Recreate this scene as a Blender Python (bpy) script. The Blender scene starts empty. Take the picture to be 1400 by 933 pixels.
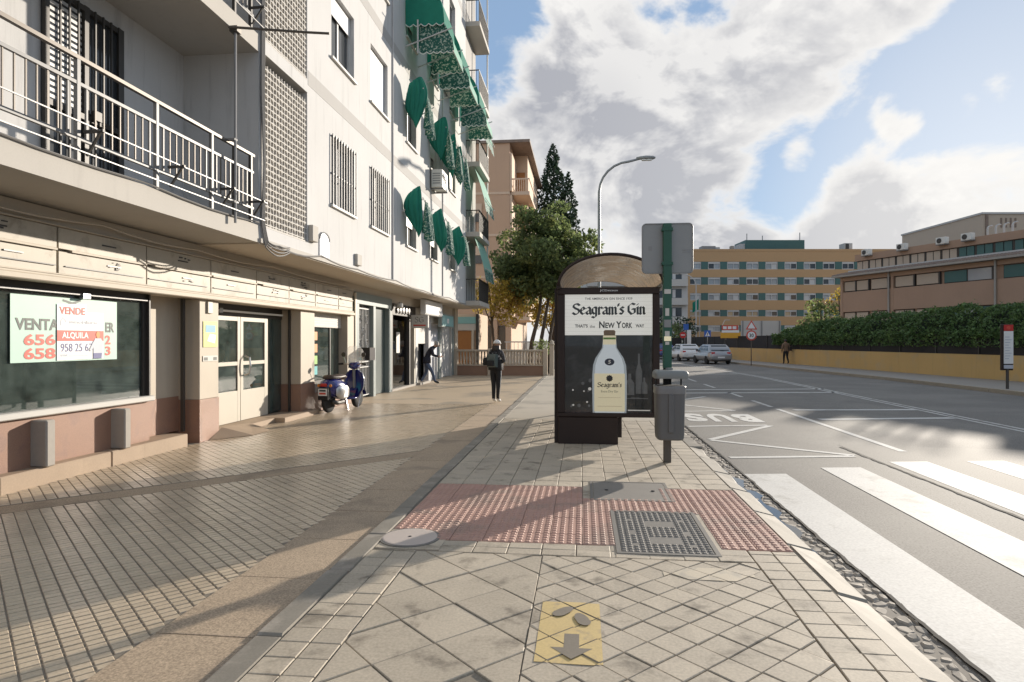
import bpy, bmesh, math, random
import numpy as np
from mathutils import Vector, Matrix
R = math.radians
rng = random.Random(7)
SC = bpy.context.scene
C = SC.collection

# ------------------------------------------------------------------ camera
TH = math.atan(97 / 880.0)
cam = bpy.data.cameras.new('camera'); camo = bpy.data.objects.new('camera', cam); C.objects.link(camo)
cam.sensor_width = 36; cam.lens = 36 * 880 / 1400; cam.clip_end = 6000; cam.clip_start = .05
camo.location = (0, 0, 1.6); camo.rotation_euler = (R(90), 0, TH)
SC.camera = camo

# ------------------------------------------------------------------ sky, sun, exposure
SUN_AZ, SUN_EL = R(33), R(12.8)
w = bpy.data.worlds.new('World'); SC.world = w; w.use_nodes = True
nt = w.node_tree; nt.nodes.clear()
class NT:
    def __init__(s, t): s.t = t
    def n(s, typ, **k):
        o = s.t.nodes.new(typ)
        for a, b in k.items(): setattr(o, a, b)
        return o
    def sock(s, node, idx, v):
        if isinstance(v, bpy.types.NodeSocket): s.t.links.new(v, node.inputs[idx])
        elif v is not None: node.inputs[idx].default_value = v
    def math(s, op, a, b=None, c=None, clamp=False):
        o = s.n('ShaderNodeMath', operation=op, use_clamp=clamp)
        s.sock(o, 0, a); s.sock(o, 1, b); s.sock(o, 2, c); return o.outputs[0]
    def vm(s, op, a, b=None, scale=None):
        o = s.n('ShaderNodeVectorMath', operation=op); s.sock(o, 0, a); s.sock(o, 1, b)
        if scale is not None: s.sock(o, 3, scale)
        return o.outputs[1] if op in ('DOT_PRODUCT', 'LENGTH', 'DISTANCE') else o.outputs[0]
    def noise(s, vec, scale, detail=4, rough=.55, dist=0.):
        o = s.n('ShaderNodeTexNoise'); s.sock(o, 0, vec)
        o.inputs['Scale'].default_value = scale; o.inputs['Detail'].default_value = detail
        o.inputs['Roughness'].default_value = rough; o.inputs['Distortion'].default_value = dist
        return o.outputs[0]
    def ramp(s, v, lo, hi, smooth=True):
        o = s.n('ShaderNodeMapRange', interpolation_type='SMOOTHSTEP' if smooth else 'LINEAR')
        s.sock(o, 0, v); s.sock(o, 1, lo); s.sock(o, 2, hi); return o.outputs[0]
    def mix(s, f, a, b, blend='MIX'):
        o = s.n('ShaderNodeMix', data_type='RGBA', blend_type=blend)
        s.sock(o, 0, f); s.sock(o, 6, a); s.sock(o, 7, b); return o.outputs[2]
def c4(c): return (c[0], c[1], c[2], 1)

q = NT(nt)
tc = q.n('ShaderNodeTexCoord').outputs['Generated']
sky = q.n('ShaderNodeTexSky', sky_type='NISHITA', sun_disc=False)
sky.sun_elevation = SUN_EL; sky.sun_rotation = SUN_AZ
sky.air_density = 1.0; sky.dust_density = .4; sky.ozone_density = 2.2; sky.altitude = 650
d = q.vm('NORMALIZE', tc)
sx = q.n('ShaderNodeSeparateXYZ'); q.sock(sx, 0, d)
z = q.math('MAXIMUM', sx.outputs[2], 0.0)
den = q.math('ADD', z, .16)
pv = q.n('ShaderNodeCombineXYZ')
q.sock(pv, 0, q.math('DIVIDE', sx.outputs[0], den)); q.sock(pv, 1, q.math('DIVIDE', sx.outputs[1], den)); q.sock(pv, 2, 0.0)
P = pv.outputs[0]
def bump_at(px, py, r0, r1):
    """soft disc round the direction seen at azimuth px, elevation py (degrees)"""
    v = Vector((math.sin(R(px)) * math.cos(R(py)), math.cos(R(px)) * math.cos(R(py)), math.sin(R(py))))
    return q.ramp(q.vm('DOT_PRODUCT', d, tuple(v)), math.cos(R(r1)), math.cos(R(r0)))
sunv = Vector((math.sin(SUN_AZ) * math.cos(SUN_EL), math.cos(SUN_AZ) * math.cos(SUN_EL), math.sin(SUN_EL)))
sdot = q.vm('DOT_PRODUCT', d, tuple(sunv))
def field(off):
    dv = q.vm('ADD', q.vm('MULTIPLY', d, (1.0, 1.0, 1.55)), off)
    a_ = q.noise(dv, 3.4, 6, .57, .5); b_ = q.noise(q.vm('ADD', dv, (5.2, 1.7, 2.9)), 9.0, 5, .60, .3)
    return q.math('ADD', q.math('MULTIPLY', a_, .66), q.math('MULTIPLY', b_, .34))
n0 = field((3.1, .7, 1.3))
o_ = sunv * .045 + Vector((0, 0, .03)); n1 = field((3.1 + o_.x, .7 + o_.y, 1.3 + o_.z))
dens = n0
# the day's cloud pattern: a bank from the left running to the upper right, heaps low over the roofs, blue gaps between
for (a, e, r0, r1, k) in [(0, 17, 3, 12, .09), (9, 21, 3, 12, .10), (20, 24, 2, 9, .09), (29, 28, 2, 8, .07), (10, 10, 2, 7, .09), (22, 9, 1.5, 5.5, .10), (29, 9, 2, 6, .06), (15, 6, 2, 7, .09), (-2, 27, 2, 8, .05),
                          (-8, 25, 1, 6, -.17), (17.5, 13, 1.5, 5.5, -.085), (25, 17, 1.5, 6, -.09), (30, 19, 2, 7, -.11), (24.8, 17, .4, 2.6, .15), (17.7, 14.6, .3, 1.9, .13), (30.5, 18.8, .3, 3.2, .09), (28.5, 16.5, .3, 1.5, .10), (22, 12, 1, 4, .10), (20.5, 10.5, 1, 3.5, .06), (13, 16, 1, 4, .05), (32, 20, 1, 6, -.04)]:
    dens = q.math('ADD', dens, q.math('MULTIPLY', bump_at(a, e, r0, r1), k))
mask = q.ramp(dens, .475, .575)
core = q.ramp(dens, .52, .66)
toward = q.ramp(sdot, .80, 1.0)
lit = q.ramp(q.math('SUBTRACT', n0, n1), -.055, .075, False)
shade = q.math('MULTIPLY', core, q.math('SUBTRACT', 1.0, lit))
for (a, e, r0, r1, k) in [(-1, 17, 2, 8, .30), (7, 24, 2, 9, .22), (9, 10, 1.5, 7, .55), (21, 8, 1, 4.5, .35), (14, 7, 2, 8, .65), (22, 8.5, 2, 5, .45)]:
    shade = q.math('ADD', shade, q.math('MULTIPLY', q.math('MULTIPLY', bump_at(a, e, r0, r1), k), core), clamp=True)
ccol = q.mix(shade, (.89, .87, .84, 1), (.42, .425, .46, 1))
ccol = q.mix(q.math('MULTIPLY', toward, .25), ccol, (.88, .865, .84, 1))
skyc = q.vm('SCALE', sky.outputs[0], scale=.085)
skyc = q.mix(.55, skyc, (.40, .575, .84, 1))
allc = q.mix(q.math('MULTIPLY', mask, .96), skyc, ccol)
glow = q.math('POWER', q.ramp(sdot, .90, 1.0), 2.0)
allc = q.mix(q.math('MULTIPLY', glow, .30), allc, (1.0, .97, .92, 1))
bg = q.n('ShaderNodeBackground'); q.sock(bg, 0, allc); bg.inputs[1].default_value = .60
wo = q.n('ShaderNodeOutputWorld'); nt.links.new(bg.outputs[0], wo.inputs[0])

sl = bpy.data.lights.new('sun', 'SUN'); sl.energy = 3.7; sl.angle = R(.55); sl.color = (1, .90, .77)
so = bpy.data.objects.new('sun', sl); C.objects.link(so); so.rotation_euler = sunv.to_track_quat('Z', 'Y').to_euler(); so.location = (40, 60, 40)
SC.view_settings.view_transform = 'Standard'; SC.view_settings.look = 'None'
SC.view_settings.exposure = 0.85; SC.view_settings.gamma = 1; SC.view_settings.use_curve_mapping = False
SC.cycles.max_bounces = 7; SC.cycles.transparent_max_bounces = 24; SC.cycles.caustics_reflective = False; SC.cycles.caustics_refractive = False

# ------------------------------------------------------------------ materials
MATS = {}
def M(name, col, rough=.75, var=.12, vs=1.2, fine=.07, fs=70, bump=.12, bs=None, metal=0, rnd=0, attr=0, col2=None, c2s=.8, c2t=(.5, .65), streak=0, spec=.5, trans=0, coat=0, bd=.01):
    m = bpy.data.materials.new(name); m.use_nodes = True; t = m.node_tree
    k = NT(t); b = t.nodes['Principled BSDF']
    pos = k.n('ShaderNodeNewGeometry').outputs['Position']
    f = k.math('MULTIPLY_ADD', k.math('SUBTRACT', k.noise(pos, vs, 5), .5), 2.4 * var, 1.0)
    nf = k.noise(pos, fs, 3, .6)
    f = k.math('ADD', f, k.math('MULTIPLY', k.math('SUBTRACT', nf, .5), 2.4 * fine))
    if rnd:
        oi = k.n('ShaderNodeObjectInfo').outputs['Random']
        f = k.math('ADD', f, k.math('MULTIPLY', k.math('SUBTRACT', oi, .5), 2 * rnd))
    if attr:
        at = k.n('ShaderNodeAttribute', attribute_name='tint').outputs['Fac']
        f = k.math('ADD', f, k.math('MULTIPLY', k.math('SUBTRACT', at, .5), 2 * attr))
    if streak:
        sv = k.vm('MULTIPLY', pos, (2.6, 2.6, .22))
        f = k.math('SUBTRACT', f, k.math('MULTIPLY', k.ramp(k.noise(sv, 2.2, 5, .65), .52, .8), streak))
    base = tuple(col)
    if col2: base = k.mix(k.ramp(k.noise(pos, c2s, 6, .62, .4), *c2t), c4(col), c4(col2))
    o = k.n('ShaderNodeVectorMath', operation='SCALE'); k.sock(o, 0, base); k.sock(o, 3, f)
    t.links.new(o.outputs[0], b.inputs['Base Color'])
    b.inputs['Roughness'].default_value = rough; b.inputs['Metallic'].default_value = metal
    b.inputs['Specular IOR Level'].default_value = spec; b.inputs['Coat Weight'].default_value = coat
    if bump:
        bp = k.n('ShaderNodeBump'); bp.inputs['Strength'].default_value = bump; bp.inputs['Distance'].default_value = bd
        k.sock(bp, 2, k.noise(pos, bs, 4, .6) if bs else nf); t.links.new(bp.outputs[0], b.inputs['Normal'])
    if trans:
        tr = k.n('ShaderNodeBsdfTranslucent'); t.links.new(o.outputs[0], tr.inputs[0])
        mx = k.n('ShaderNodeMixShader'); mx.inputs[0].default_value = trans
        t.links.new(b.outputs[0], mx.inputs[1]); t.links.new(tr.outputs[0], mx.inputs[2])
        t.links.new(mx.outputs[0], t.nodes['Material Output'].inputs[0])
    MATS[name] = m; return m
def backlit(name, col, k_, e=.32):
    m = M(name, col, **k_); b = m.node_tree.nodes['Principled BSDF']; b.inputs['Emission Color'].default_value = c4(col); b.inputs['Emission Strength'].default_value = e; return m
def glass(name, tint=(.8, .86, .84), refl=.12, rough=.02, haze=0, hcol=(.5, .5, .5)):
    m = bpy.data.materials.new(name); m.use_nodes = True; t = m.node_tree; t.nodes.clear(); k = NT(t)
    tr = k.n('ShaderNodeBsdfTransparent'); tr.inputs[0].default_value = c4(tint)
    gl = k.n('ShaderNodeBsdfGlossy'); gl.inputs['Roughness'].default_value = rough; gl.inputs[0].default_value = (.95, .95, .95, 1)
    lw = k.n('ShaderNodeFresnel'); lw.inputs[0].default_value = 1.45
    fac = k.math('ADD', k.math('MULTIPLY', lw.outputs[0], .9), refl, clamp=True)
    mx = k.n('ShaderNodeMixShader'); k.sock(mx, 0, fac); t.links.new(tr.outputs[0], mx.inputs[1]); t.links.new(gl.outputs[0], mx.inputs[2])
    out = mx.outputs[0]
    if haze:
        df = k.n('ShaderNodeBsdfDiffuse'); df.inputs[0].default_value = c4(hcol)
        tl = k.n('ShaderNodeBsdfTranslucent'); tl.inputs[0].default_value = c4(hcol)
        m1 = k.n('ShaderNodeMixShader'); m1.inputs[0].default_value = .5; t.links.new(df.outputs[0], m1.inputs[1]); t.links.new(tl.outputs[0], m1.inputs[2])
        m2 = k.n('ShaderNodeMixShader')
        pos = k.n('ShaderNodeNewGeometry').outputs['Position']
        k.sock(m2, 0, k.math('MULTIPLY', k.ramp(k.noise(pos, 3.5, 6, .6), .1, .9), haze)); t.links.new(out, m2.inputs[1]); t.links.new(m1.outputs[0], m2.inputs[2]); out = m2.outputs[0]
    o = k.n('ShaderNodeOutputMaterial'); t.links.new(out, o.inputs[0])
    MATS[name] = m; return m

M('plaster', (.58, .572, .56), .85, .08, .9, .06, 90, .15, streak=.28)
M('plaster_grey', (.435, .42, .40), .85, .05, .9, .04, 90, .10, streak=.10)  # greyer paint for the string courses and end balcony walls
M('slab_paint', (.47, .44, .395), .8, .07, 1.1, .05, 60, .12, streak=.12)
M('soffit_paint', (.60, .53, .44), .85, .08, .8, .05, 50, .1)
M('grey_wall', (.56, .56, .57), .85, .05, .8, .04, 80, .08)
M('lattice', (.56, .53, .485), .8, .07, 3, .05, 90, .1, rnd=.05)
M('beige_stone', (.50, .435, .345), .6, .08, 2, .06, 60, .06, streak=.10)
M('frieze_panel', (.47, .42, .34), .55, .08, 2, .05, 70, .05, rnd=.06, streak=.14, col2=(.33, .285, .22), c2s=3.0, c2t=(.50, .68))
M('granite', (.31, .18, .125), .45, .10, 1.5, .30, 130, .04, col2=(.27, .16, .12), c2s=3)
M('tan_stone', (.38, .285, .20), .7, .15, 2, .12, 60, .2, streak=.12)
M('white_sill', (.54, .52, .48), .6, .05, 2, .04)
M('dark_frame', (.045, .04, .035), .45, .1, 3, .05, bump=.02)
M('cream_frame', (.53, .485, .40), .45, .05, 2, .03, bump=.03)
M('green_grey', (.24, .28, .27), .45, .07, 2, .04, bump=.03)
M('dark_green_panel', (.075, .10, .095), .35, .1, 2, .04, bump=.03)
M('white_metal', (.55, .545, .53), .45, .06, 3, .04, bump=.03)
M('grey_metal', (.27, .265, .26), .5, .10, 3, .06, bump=.04, metal=.3)
M('dark_metal', (.06, .055, .05), .5, .1, 3, .06, bump=.04, metal=.2)
M('rail_grey', (.17, .168, .165), .5, .1, 3, .06, bump=.04)
M('cable', (.20, .19, .18), .7, .1, 3, .05, bump=0)
M('black', (.014, .013, .013), .6, .1, 3, .05, bump=0)
M('shop_inside', (.20, .215, .20), .8, .2, .7, .06, 20, .05)
M('shop_floor', (.26, .25, .22), .5, .15, .9, .06, 20, .05)
M('tube_lamp', (.85, .85, .82), .4, .02, 3, .02, bump=0)
M('roller', (.66, .63, .57), .5, .05, 2, .03, bump=.03)
M('blind_white', (.66, .66, .66), .6, .03, 2, .02, bump=.02)
M('window_dark', (.05, .055, .06), .08, .1, 2, .0, bump=0)
M('window_mid', (.20, .205, .20), .15, .25, 1.3, .0, bump=0)
M('green_cloth', (.022, .25, .18), .85, .22, 4, .08, 120, .2, trans=.30)
M('mint_cloth', (.30, .56, .45), .8, .08, 3, .04, 90, .1, trans=.3)
M('pattern_cloth', (.02, .11, .085), .8, .1, 6, .05, 120, .15, col2=(.42, .50, .42), c2s=16, c2t=(.53, .57), trans=.12)
M('trim_white', (.75, .78, .74), .7, .03, 3, .02, bump=0)
M('ac_white', (.70, .68, .62), .5, .05, 3, .03, bump=.02)
M('paver', (.46, .395, .305), .72, .16, 2.2, .30, 60, .5, rnd=.09, col2=(.22, .185, .14), c2s=3.6, c2t=(.52, .72))
M('paver_stuff', (.46, .395, .305), .72, .16, 2.2, .30, 60, .5, attr=.09, col2=(.22, .185, .14), c2s=3.6, c2t=(.52, .72))
M('paver_joint', (.24, .205, .16), .95, .2, 4, .2, 60, .3)
M('pad', (.55, .445, .32), .33, .10, 1.4, .22, 70, .3, rnd=.08, col2=(.45, .36, .255), c2s=1.2, c2t=(.45, .7))
M('pad_stuff', (.55, .445, .32), .33, .10, 1.4, .22, 70, .3, attr=.08, col2=(.45, .36, .255), c2s=1.2, c2t=(.45, .7))
M('aggregate', (.43, .33, .23), .75, .12, 1.6, .8, 85, 1.0, bd=.02, col2=(.32, .25, .18), c2s=1.1)
M('plaza_far', (.52, .41, .285), .55, .08, .7, .08, 30, .15, col2=(.34, .28, .21), c2s=.5)
M('slab_far', (.47, .415, .335), .7, .09, .6, .08, 30, .2, col2=(.34, .30, .245), c2s=.8)
M('tactile', (.46, .275, .215), .7, .10, 2, .10, 80, .2, rnd=.06, col2=(.36, .24, .19), c2s=1.5)
M('cast_iron', (.21, .195, .175), .7, .12, 5, .12, 70, .25, spec=.3)
M('cover_grey', (.23, .21, .185), .7, .12, 3, .15, 70, .3)
M('cover_pink', (.52, .45, .40), .65, .08, 4, .06, 70, .15)
M('kerb_stone', (.25, .225, .185), .75, .18, 3.5, .2, 80, .35, rnd=.07, col2=(.34, .30, .25), c2s=3)
M('kerb_dark', (.34, .29, .225), .75, .12, 2.5, .12, 80, .3, rnd=.05)
M('gutter_stone', (.33, .29, .24), .8, .22, 4, .25, 50, .8, rnd=.12, bd=.02)
M('gutter_bed', (.20, .175, .145), .85, .2, 4, .2, 50, .6)
M('asphalt', (.165, .153, .137), .8, .14, .5, 1.0, 60, 1.0, col2=(.20, .187, .166), c2s=.35, c2t=(.42, .62), spec=.35)
M('patch', (.185, .172, .153), .8, .12, .8, 1.0, 60, 1.0, spec=.35)
M('crack', (.03, .027, .023), .9, .1, 3, .1)
M('road_paint', (.58, .565, .53), .75, .12, 1.1, .32, 45, .3, col2=(.42, .405, .37), c2s=3.2, c2t=(.52, .72), spec=.3)
M('faded_paint', (.50, .485, .45), .65, .08, 1.5, .12, 60, .15, col2=(.30, .28, .25), c2s=5, c2t=(.5, .66))
M('yellow_paint', (.60, .45, .20), .7, .10, 4, .14, 70, .25, col2=(.43, .33, .19), c2s=7, c2t=(.55, .72))
M('worn_mark', (.56, .48, .36), .7, .1, 4, .14, 70, .25, col2=(.44, .39, .31), c2s=6)
M('grey_mark', (.21, .18, .14), .75, .1, 4, .14, 70, .25)
M('ground', (.22, .19, .15), .9, .15, .1, .1, 3, .1)
M('pavement_far', (.30, .27, .235), .8, .1, .8, .12, 40, .2)
M('yellow_wall', (.60, .395, .155), .8, .07, .7, .05, 60, .12, streak=.12, col2=(.55, .39, .19), c2s=.9)
M('fence_black', (.022, .02, .02), .8, .2, 2, .1)
M('orange_brick', (.50, .32, .17), .85, .05, .12, .05, 9, 0)
M('brown_brick', (.40, .265, .185), .85, .08, .5, .08, 22, 0, streak=.06)
M('hosp_green', (.055, .135, .125), .55, .08, .5, .03, 10, 0)
M('hosp_window', (.56, .56, .55), .5, .05, .5, .03, 10, 0)
M('pane_mid', (.33, .36, .38), .12, .35, .35, .0, 5, 0)
M('pane_warm', (.42, .33, .22), .2, .35, .4, .0, 5, 0)
M('beige_far', (.50, .41, .32), .85, .06, .4, .04, 10, 0)
M('roof_tile', (.24, .18, .145), .85, .25, 2.5, .2, 8, 0)
M('concrete', (.36, .33, .29), .8, .1, 1, .08, 20, .1)
M('peach', (.56, .375, .255), .85, .05, .5, .04, 20, .03, streak=.06)
M('peach_pale', (.66, .50, .37), .85, .05, .5, .04, 20, .03)
M('grey_block', (.52, .51, .49), .8, .06, .5, .03, 10, 0)
M('bark', (.10, .075, .055), .9, .25, 6, .2, 40, .4)
M('leaf', (.155, .20, .08), .6, .15, 1.2, .1, 6, 0, attr=.45, col2=(.23, .24, .075), c2s=1.0, trans=.6)
M('leaf_dark', (.035, .065, .032), .6, .15, 1.0, .1, 6, 0, attr=.4, trans=.2)
M('leaf_autumn', (.46, .34, .06), .6, .15, 1.2, .1, 6, 0, attr=.4, col2=(.20, .085, .02), c2s=1.3, trans=.45)
M('leaf_hedge', (.10, .17, .055), .6, .15, 1.2, .1, 6, 0, attr=.4, col2=(.13, .20, .055), c2s=.9, trans=.3)
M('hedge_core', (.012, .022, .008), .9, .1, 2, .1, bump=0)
M('shelter_metal', (.035, .022, .018), .5, .1, 3, .05, bump=.02, spec=.3)
M('poster_white', (.74, .72, .66), .5, .02, 3, .01, bump=0)
backlit('poster_white', (.74, .72, .66), dict(rough=.5, var=.04, fine=.02, bump=0))
M('poster_line', (.50, .48, .44), .5, .02, 3, .01, bump=0)
backlit('poster_line', (.50, .48, .44), dict(rough=.5, var=.04, fine=.02, bump=0))
M('poster_dark', (.05, .05, .047), .5, .25, 2.5, .02, bump=0, col2=(.09, .09, .086), c2s=2.2)
M('ink', (.03, .028, .025), .5, .02, 3, .01, bump=0)
M('bottle_glass', (.50, .54, .56), .4, .08, 9, .02, bump=0)
backlit('bottle_glass', (.50, .54, .56), dict(rough=.5, var=.04, fine=.02, bump=0))
M('bottle_edge', (.30, .33, .345), .4, .08, 9, .02, bump=0)
backlit('bottle_edge', (.30, .33, .345), dict(rough=.5, var=.04, fine=.02, bump=0))
M('bottle_label', (.62, .55, .37), .5, .05, 6, .02, bump=0)
backlit('bottle_label', (.62, .55, .37), dict(rough=.5, var=.04, fine=.02, bump=0))
M('bottle_cap', (.38, .22, .10), .4, .1, 6, .02, bump=0)
M('bottle_blue', (.06, .07, .11), .4, .1, 6, .02, bump=0)
M('ghost', (.28, .28, .275), .5, .1, 5, .02, bump=0)
backlit('ghost', (.15, .15, .147), dict(rough=.5, var=.3, vs=9, fine=.02, bump=0), .1)
M('pole_green', (.022, .095, .060), .45, .08, 6, .05, bump=.03)
M('sign_back', (.30, .30, .295), .5, .08, 2, .04, bump=.02, metal=.3)
M('bin_grey', (.13, .13, .13), .55, .08, 5, .05, 80, .08)
M('bin_bag', (.20, .20, .20), .4, .1, 9, .05, 40, .5)
M('hood_grey', (.22, .235, .23), .5, .06, 5, .04)
M('post_brown', (.12, .105, .09), .5, .08, 5, .04, metal=.4)
M('red', (.52, .03, .025), .45, .05, 5, .03, bump=0)
M('red_soft', (.60, .08, .05), .5, .05, 5, .03, bump=0)
M('mint_board', (.42, .60, .51), .5, .04, 3, .02, bump=0)
M('print_white', (.78, .78, .77), .5, .02, 3, .01, bump=0)
M('print_navy', (.08, .085, .24), .5, .02, 3, .01, bump=0)
M('print_dark', (.055, .065, .06), .5, .02, 3, .01, bump=0)
M('print_grey', (.50, .52, .58), .5, .02, 3, .01, bump=0)
M('skin', (.48, .28, .19), .55, .05, 9, .02, bump=0)
M('cloth_black', (.016, .016, .018), .85, .1, 9, .05, bump=.1)
M('cloth_navy', (.020, .022, .038), .85, .1, 9, .05, bump=.1)
M('cloth_jeans', (.085, .115, .185), .85, .15, 9, .08, bump=.1)
M('cloth_white', (.70, .69, .67), .8, .05, 9, .03, bump=.05)
M('cloth_brown', (.20, .13, .085), .85, .15, 7, .08, bump=.1)
M('cloth_pattern', (.05, .05, .055), .85, .1, 9, .05, bump=.1, col2=(.55, .55, .54), c2s=14, c2t=(.55, .6))
M('hair_grey', (.30, .29, .28), .7, .1, 20, .1, bump=.2)
M('hair_dark', (.03, .022, .018), .6, .1, 20, .1, bump=.2)
M('scooter_blue', (.018, .022, .16), .18, .05, 5, .02, bump=0, coat=.8)
M('rubber', (.02, .02, .02), .8, .1, 8, .05, bump=.1)
M('chrome', (.55, .55, .55), .3, .05, 8, .02, bump=0, metal=1)
M('seat_brown', (.055, .038, .03), .5, .1, 8, .05, bump=.1)
M('car_blue', (.05, .07, .22), .25, .04, 3, .01, bump=0, coat=.7)
M('car_white', (.70, .70, .69), .25, .04, 3, .01, bump=0, coat=.7)
M('car_silver', (.34, .34, .34), .3, .04, 3, .01, bump=0, metal=.4, coat=.7)
M('sticker_orange', (.70, .23, .03), .5, .05, 4, .02, bump=0)
M('sticker_green', (.24, .48, .08), .5, .05, 4, .02, bump=0)
M('sticker_teal', (.04, .40, .42), .5, .05, 4, .02, bump=0)
M('poster_yellow', (.62, .64, .16), .5, .05, 4, .02, bump=0)
M('poster_blue', (.12, .35, .50), .5, .05, 4, .02, bump=0)
M('paper', (.60, .58, .53), .6, .05, 4, .03, bump=0)
M('sign_teal', (.25, .48, .48), .5, .05, 4, .03, bump=0)
M('sign_blue', (.03, .12, .45), .5, .05, 4, .03, bump=0)
M('sign_yellow', (.70, .36, .03), .5, .05, 4, .03, bump=0)
M('lamp_grey', (.30, .31, .31), .5, .05, 4, .03, bump=0, metal=.3)
M('fence_stone', (.52, .43, .33), .75, .08, 3, .06, 60, .1)
M('fence_base', (.30, .175, .115), .7, .1, 3, .1, 60, .1)
M('wood_door', (.36, .16, .05), .6, .1, 4, .08, bump=.05)
glass('shop_glass', (.66, .74, .70), .10, .02, haze=.45, hcol=(.27, .335, .305))  # pale green diffuse haze mixed in, standing in for reflections on the panes
glass('clear_glass', (.86, .90, .88), .05)
glass('poster_glass', (.98, .98, .98), -.015)
glass('roof_acrylic', (.80, .72, .60), .06, .08, haze=1.6, hcol=(.68, .60, .51))
def water():
    m = M('puddle_water', (.03, .032, .035), .03, .1, 3, 0, 30, .06, bs=9, spec=.9, bd=.004); return m
water()
# ------------------------------------------------------------------ geometry helpers
FR = {}
class MB:
    def __init__(s): s.v = []; s.f = []; s.t = []; s.mi = []; s.cm = 0
    def add(s, vs, fs, tint=None):
        o = len(s.v); s.v += [tuple(x) for x in vs]
        for f in fs: s.f.append(tuple(o + i for i in f)); s.t.append(.5 if tint is None else tint); s.mi.append(s.cm)
        return s
    def box(s, x0, x1, y0, y1, z0, z1, tint=None):
        if x0 > x1: x0, x1 = x1, x0
        if y0 > y1: y0, y1 = y1, y0
        if z0 > z1: z0, z1 = z1, z0
        return s.add([(x0,y0,z0),(x1,y0,z0),(x1,y1,z0),(x0,y1,z0),(x0,y0,z1),(x1,y0,z1),(x1,y1,z1),(x0,y1,z1)],
                     [(3,2,1,0),(4,5,6,7),(0,1,5,4),(1,2,6,5),(2,3,7,6),(3,0,4,7)], tint)
    def bbox(s, x0, x1, y0, y1, z0, z1, b=.01):
        """box with chamfered edges"""
        bm = bmesh.new(); bmesh.ops.create_cube(bm, size=1)
        for v in bm.verts: v.co = Vector(((x0+x1)/2 + v.co.x*(x1-x0), (y0+y1)/2 + v.co.y*(y1-y0), (z0+z1)/2 + v.co.z*(z1-z0)))
        bmesh.ops.bevel(bm, geom=list(bm.edges), offset=b, segments=1, affect='EDGES')
        bm.verts.ensure_lookup_table(); bm.verts.index_update()
        s.add([v.co[:] for v in bm.verts], [[v.index for v in f.verts] for f in bm.faces]); bm.free(); return s
    def prism(s, poly, z0, z1, ch=.004, tint=None, dz=None):
        n = len(poly); cx = sum(p[0] for p in poly)/n; cy = sum(p[1] for p in poly)/n
        def ins(p):
            dx, dy = p[0]-cx, p[1]-cy; L = math.hypot(dx, dy) or 1; k = max(0, 1 - ch*1.4/L); return cx+dx*k, cy+dy*k
        dz = dz or [0]*n
        vs = [(p[0], p[1], z0) for p in poly] + [(p[0], p[1], z1-ch+dz[i]) for i, p in enumerate(poly)] + [(*ins(p), z1+dz[i]) for i, p in enumerate(poly)]
        fs = []
        for i in range(n):
            j = (i+1) % n; fs += [(i, j, n+j, n+i), (n+i, n+j, 2*n+j, 2*n+i)]
        fs.append(tuple(range(2*n, 3*n))); return s.add(vs, fs, tint)
    def tube(s, pts, r, n=8, cap=True, rs=None):
        pts = [Vector(p) for p in pts]; rings = []; m = len(pts)
        prev = None
        for i, p in enumerate(pts):
            t = (pts[min(i+1, m-1)] - pts[max(i-1, 0)]).normalized()
            if prev is None:
                a = Vector((0,0,1)) if abs(t.z) < .9 else Vector((1,0,0)); u = t.cross(a).normalized()
            else: u = (prev - t*prev.dot(t)).normalized()
            prev = u; v = t.cross(u); rr = rs[i] if rs else r
            rings.append([p + (u*math.cos(2*math.pi*k/n) + v*math.sin(2*math.pi*k/n))*rr for k in range(n)])
        return s.loft(rings, cap)
    def loft(s, rings, cap=True, closed=True):
        n = len(rings[0]); vs = [tuple(p) for r in rings for p in r]; fs = []
        for i in range(len(rings)-1):
            for k in range(n if closed else n-1):
                k2 = (k+1) % n; fs.append((i*n+k, i*n+k2, (i+1)*n+k2, (i+1)*n+k))
        if cap: fs += [tuple(reversed(range(n))), tuple((len(rings)-1)*n + k for k in range(n))]
        return s.add(vs, fs)
    def bar(s, a, b, w, h=None):
        a, b = Vector(a), Vector(b); t = (b-a).normalized(); h = h or w
        up = Vector((0,0,1)) if abs(t.z) < .95 else Vector((0,1,0)); u = t.cross(up).normalized(); v = u.cross(t)
        rr = []
        for p in (a, b): rr.append([p+u*w/2+v*h/2, p-u*w/2+v*h/2, p-u*w/2-v*h/2, p+u*w/2-v*h/2])
        return s.loft(rr)
    def lathe(s, prof, n=20, c=(0,0,0), axis='z'):
        rings = []
        for r, h in prof:
            ring = []
            for k in range(n):
                a = 2*math.pi*k/n; x, y = r*math.cos(a), r*math.sin(a)
                ring.append({'z': (c[0]+x, c[1]+y, c[2]+h), 'x': (c[0]+h, c[1]+x, c[2]+y), 'y': (c[0]+y, c[1]+h, c[2]+x)}[axis])
            rings.append(ring)
        return s.loft(rings)
    def quad(s, a, b, c_, d, tint=None): return s.add([a, b, c_, d], [(0,1,2,3)], tint)
    def xf(s, m):
        s.v = [tuple(m @ Vector(p)) for p in s.v]; return s
def mesh_of(name, mb, mats, smooth=False, attr=False):
    me = bpy.data.meshes.new(name); me.from_pydata(mb.v, [], mb.f)
    for m in (mats if isinstance(mats, (list, tuple)) else [mats]): me.materials.append(MATS[m])
    if any(mb.mi): me.polygons.foreach_set('material_index', mb.mi)
    if attr:
        a = me.attributes.new('tint', 'FLOAT', 'FACE'); a.data.foreach_set('value', mb.t)
    if smooth is True: me.polygons.foreach_set('use_smooth', [True]*len(mb.f))
    elif smooth: 
        me.polygons.foreach_set('use_smooth', [True]*len(mb.f))
        try: me.set_sharp_from_angle(angle=R(smooth))
        except Exception: pass
    me.update(); return me
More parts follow.
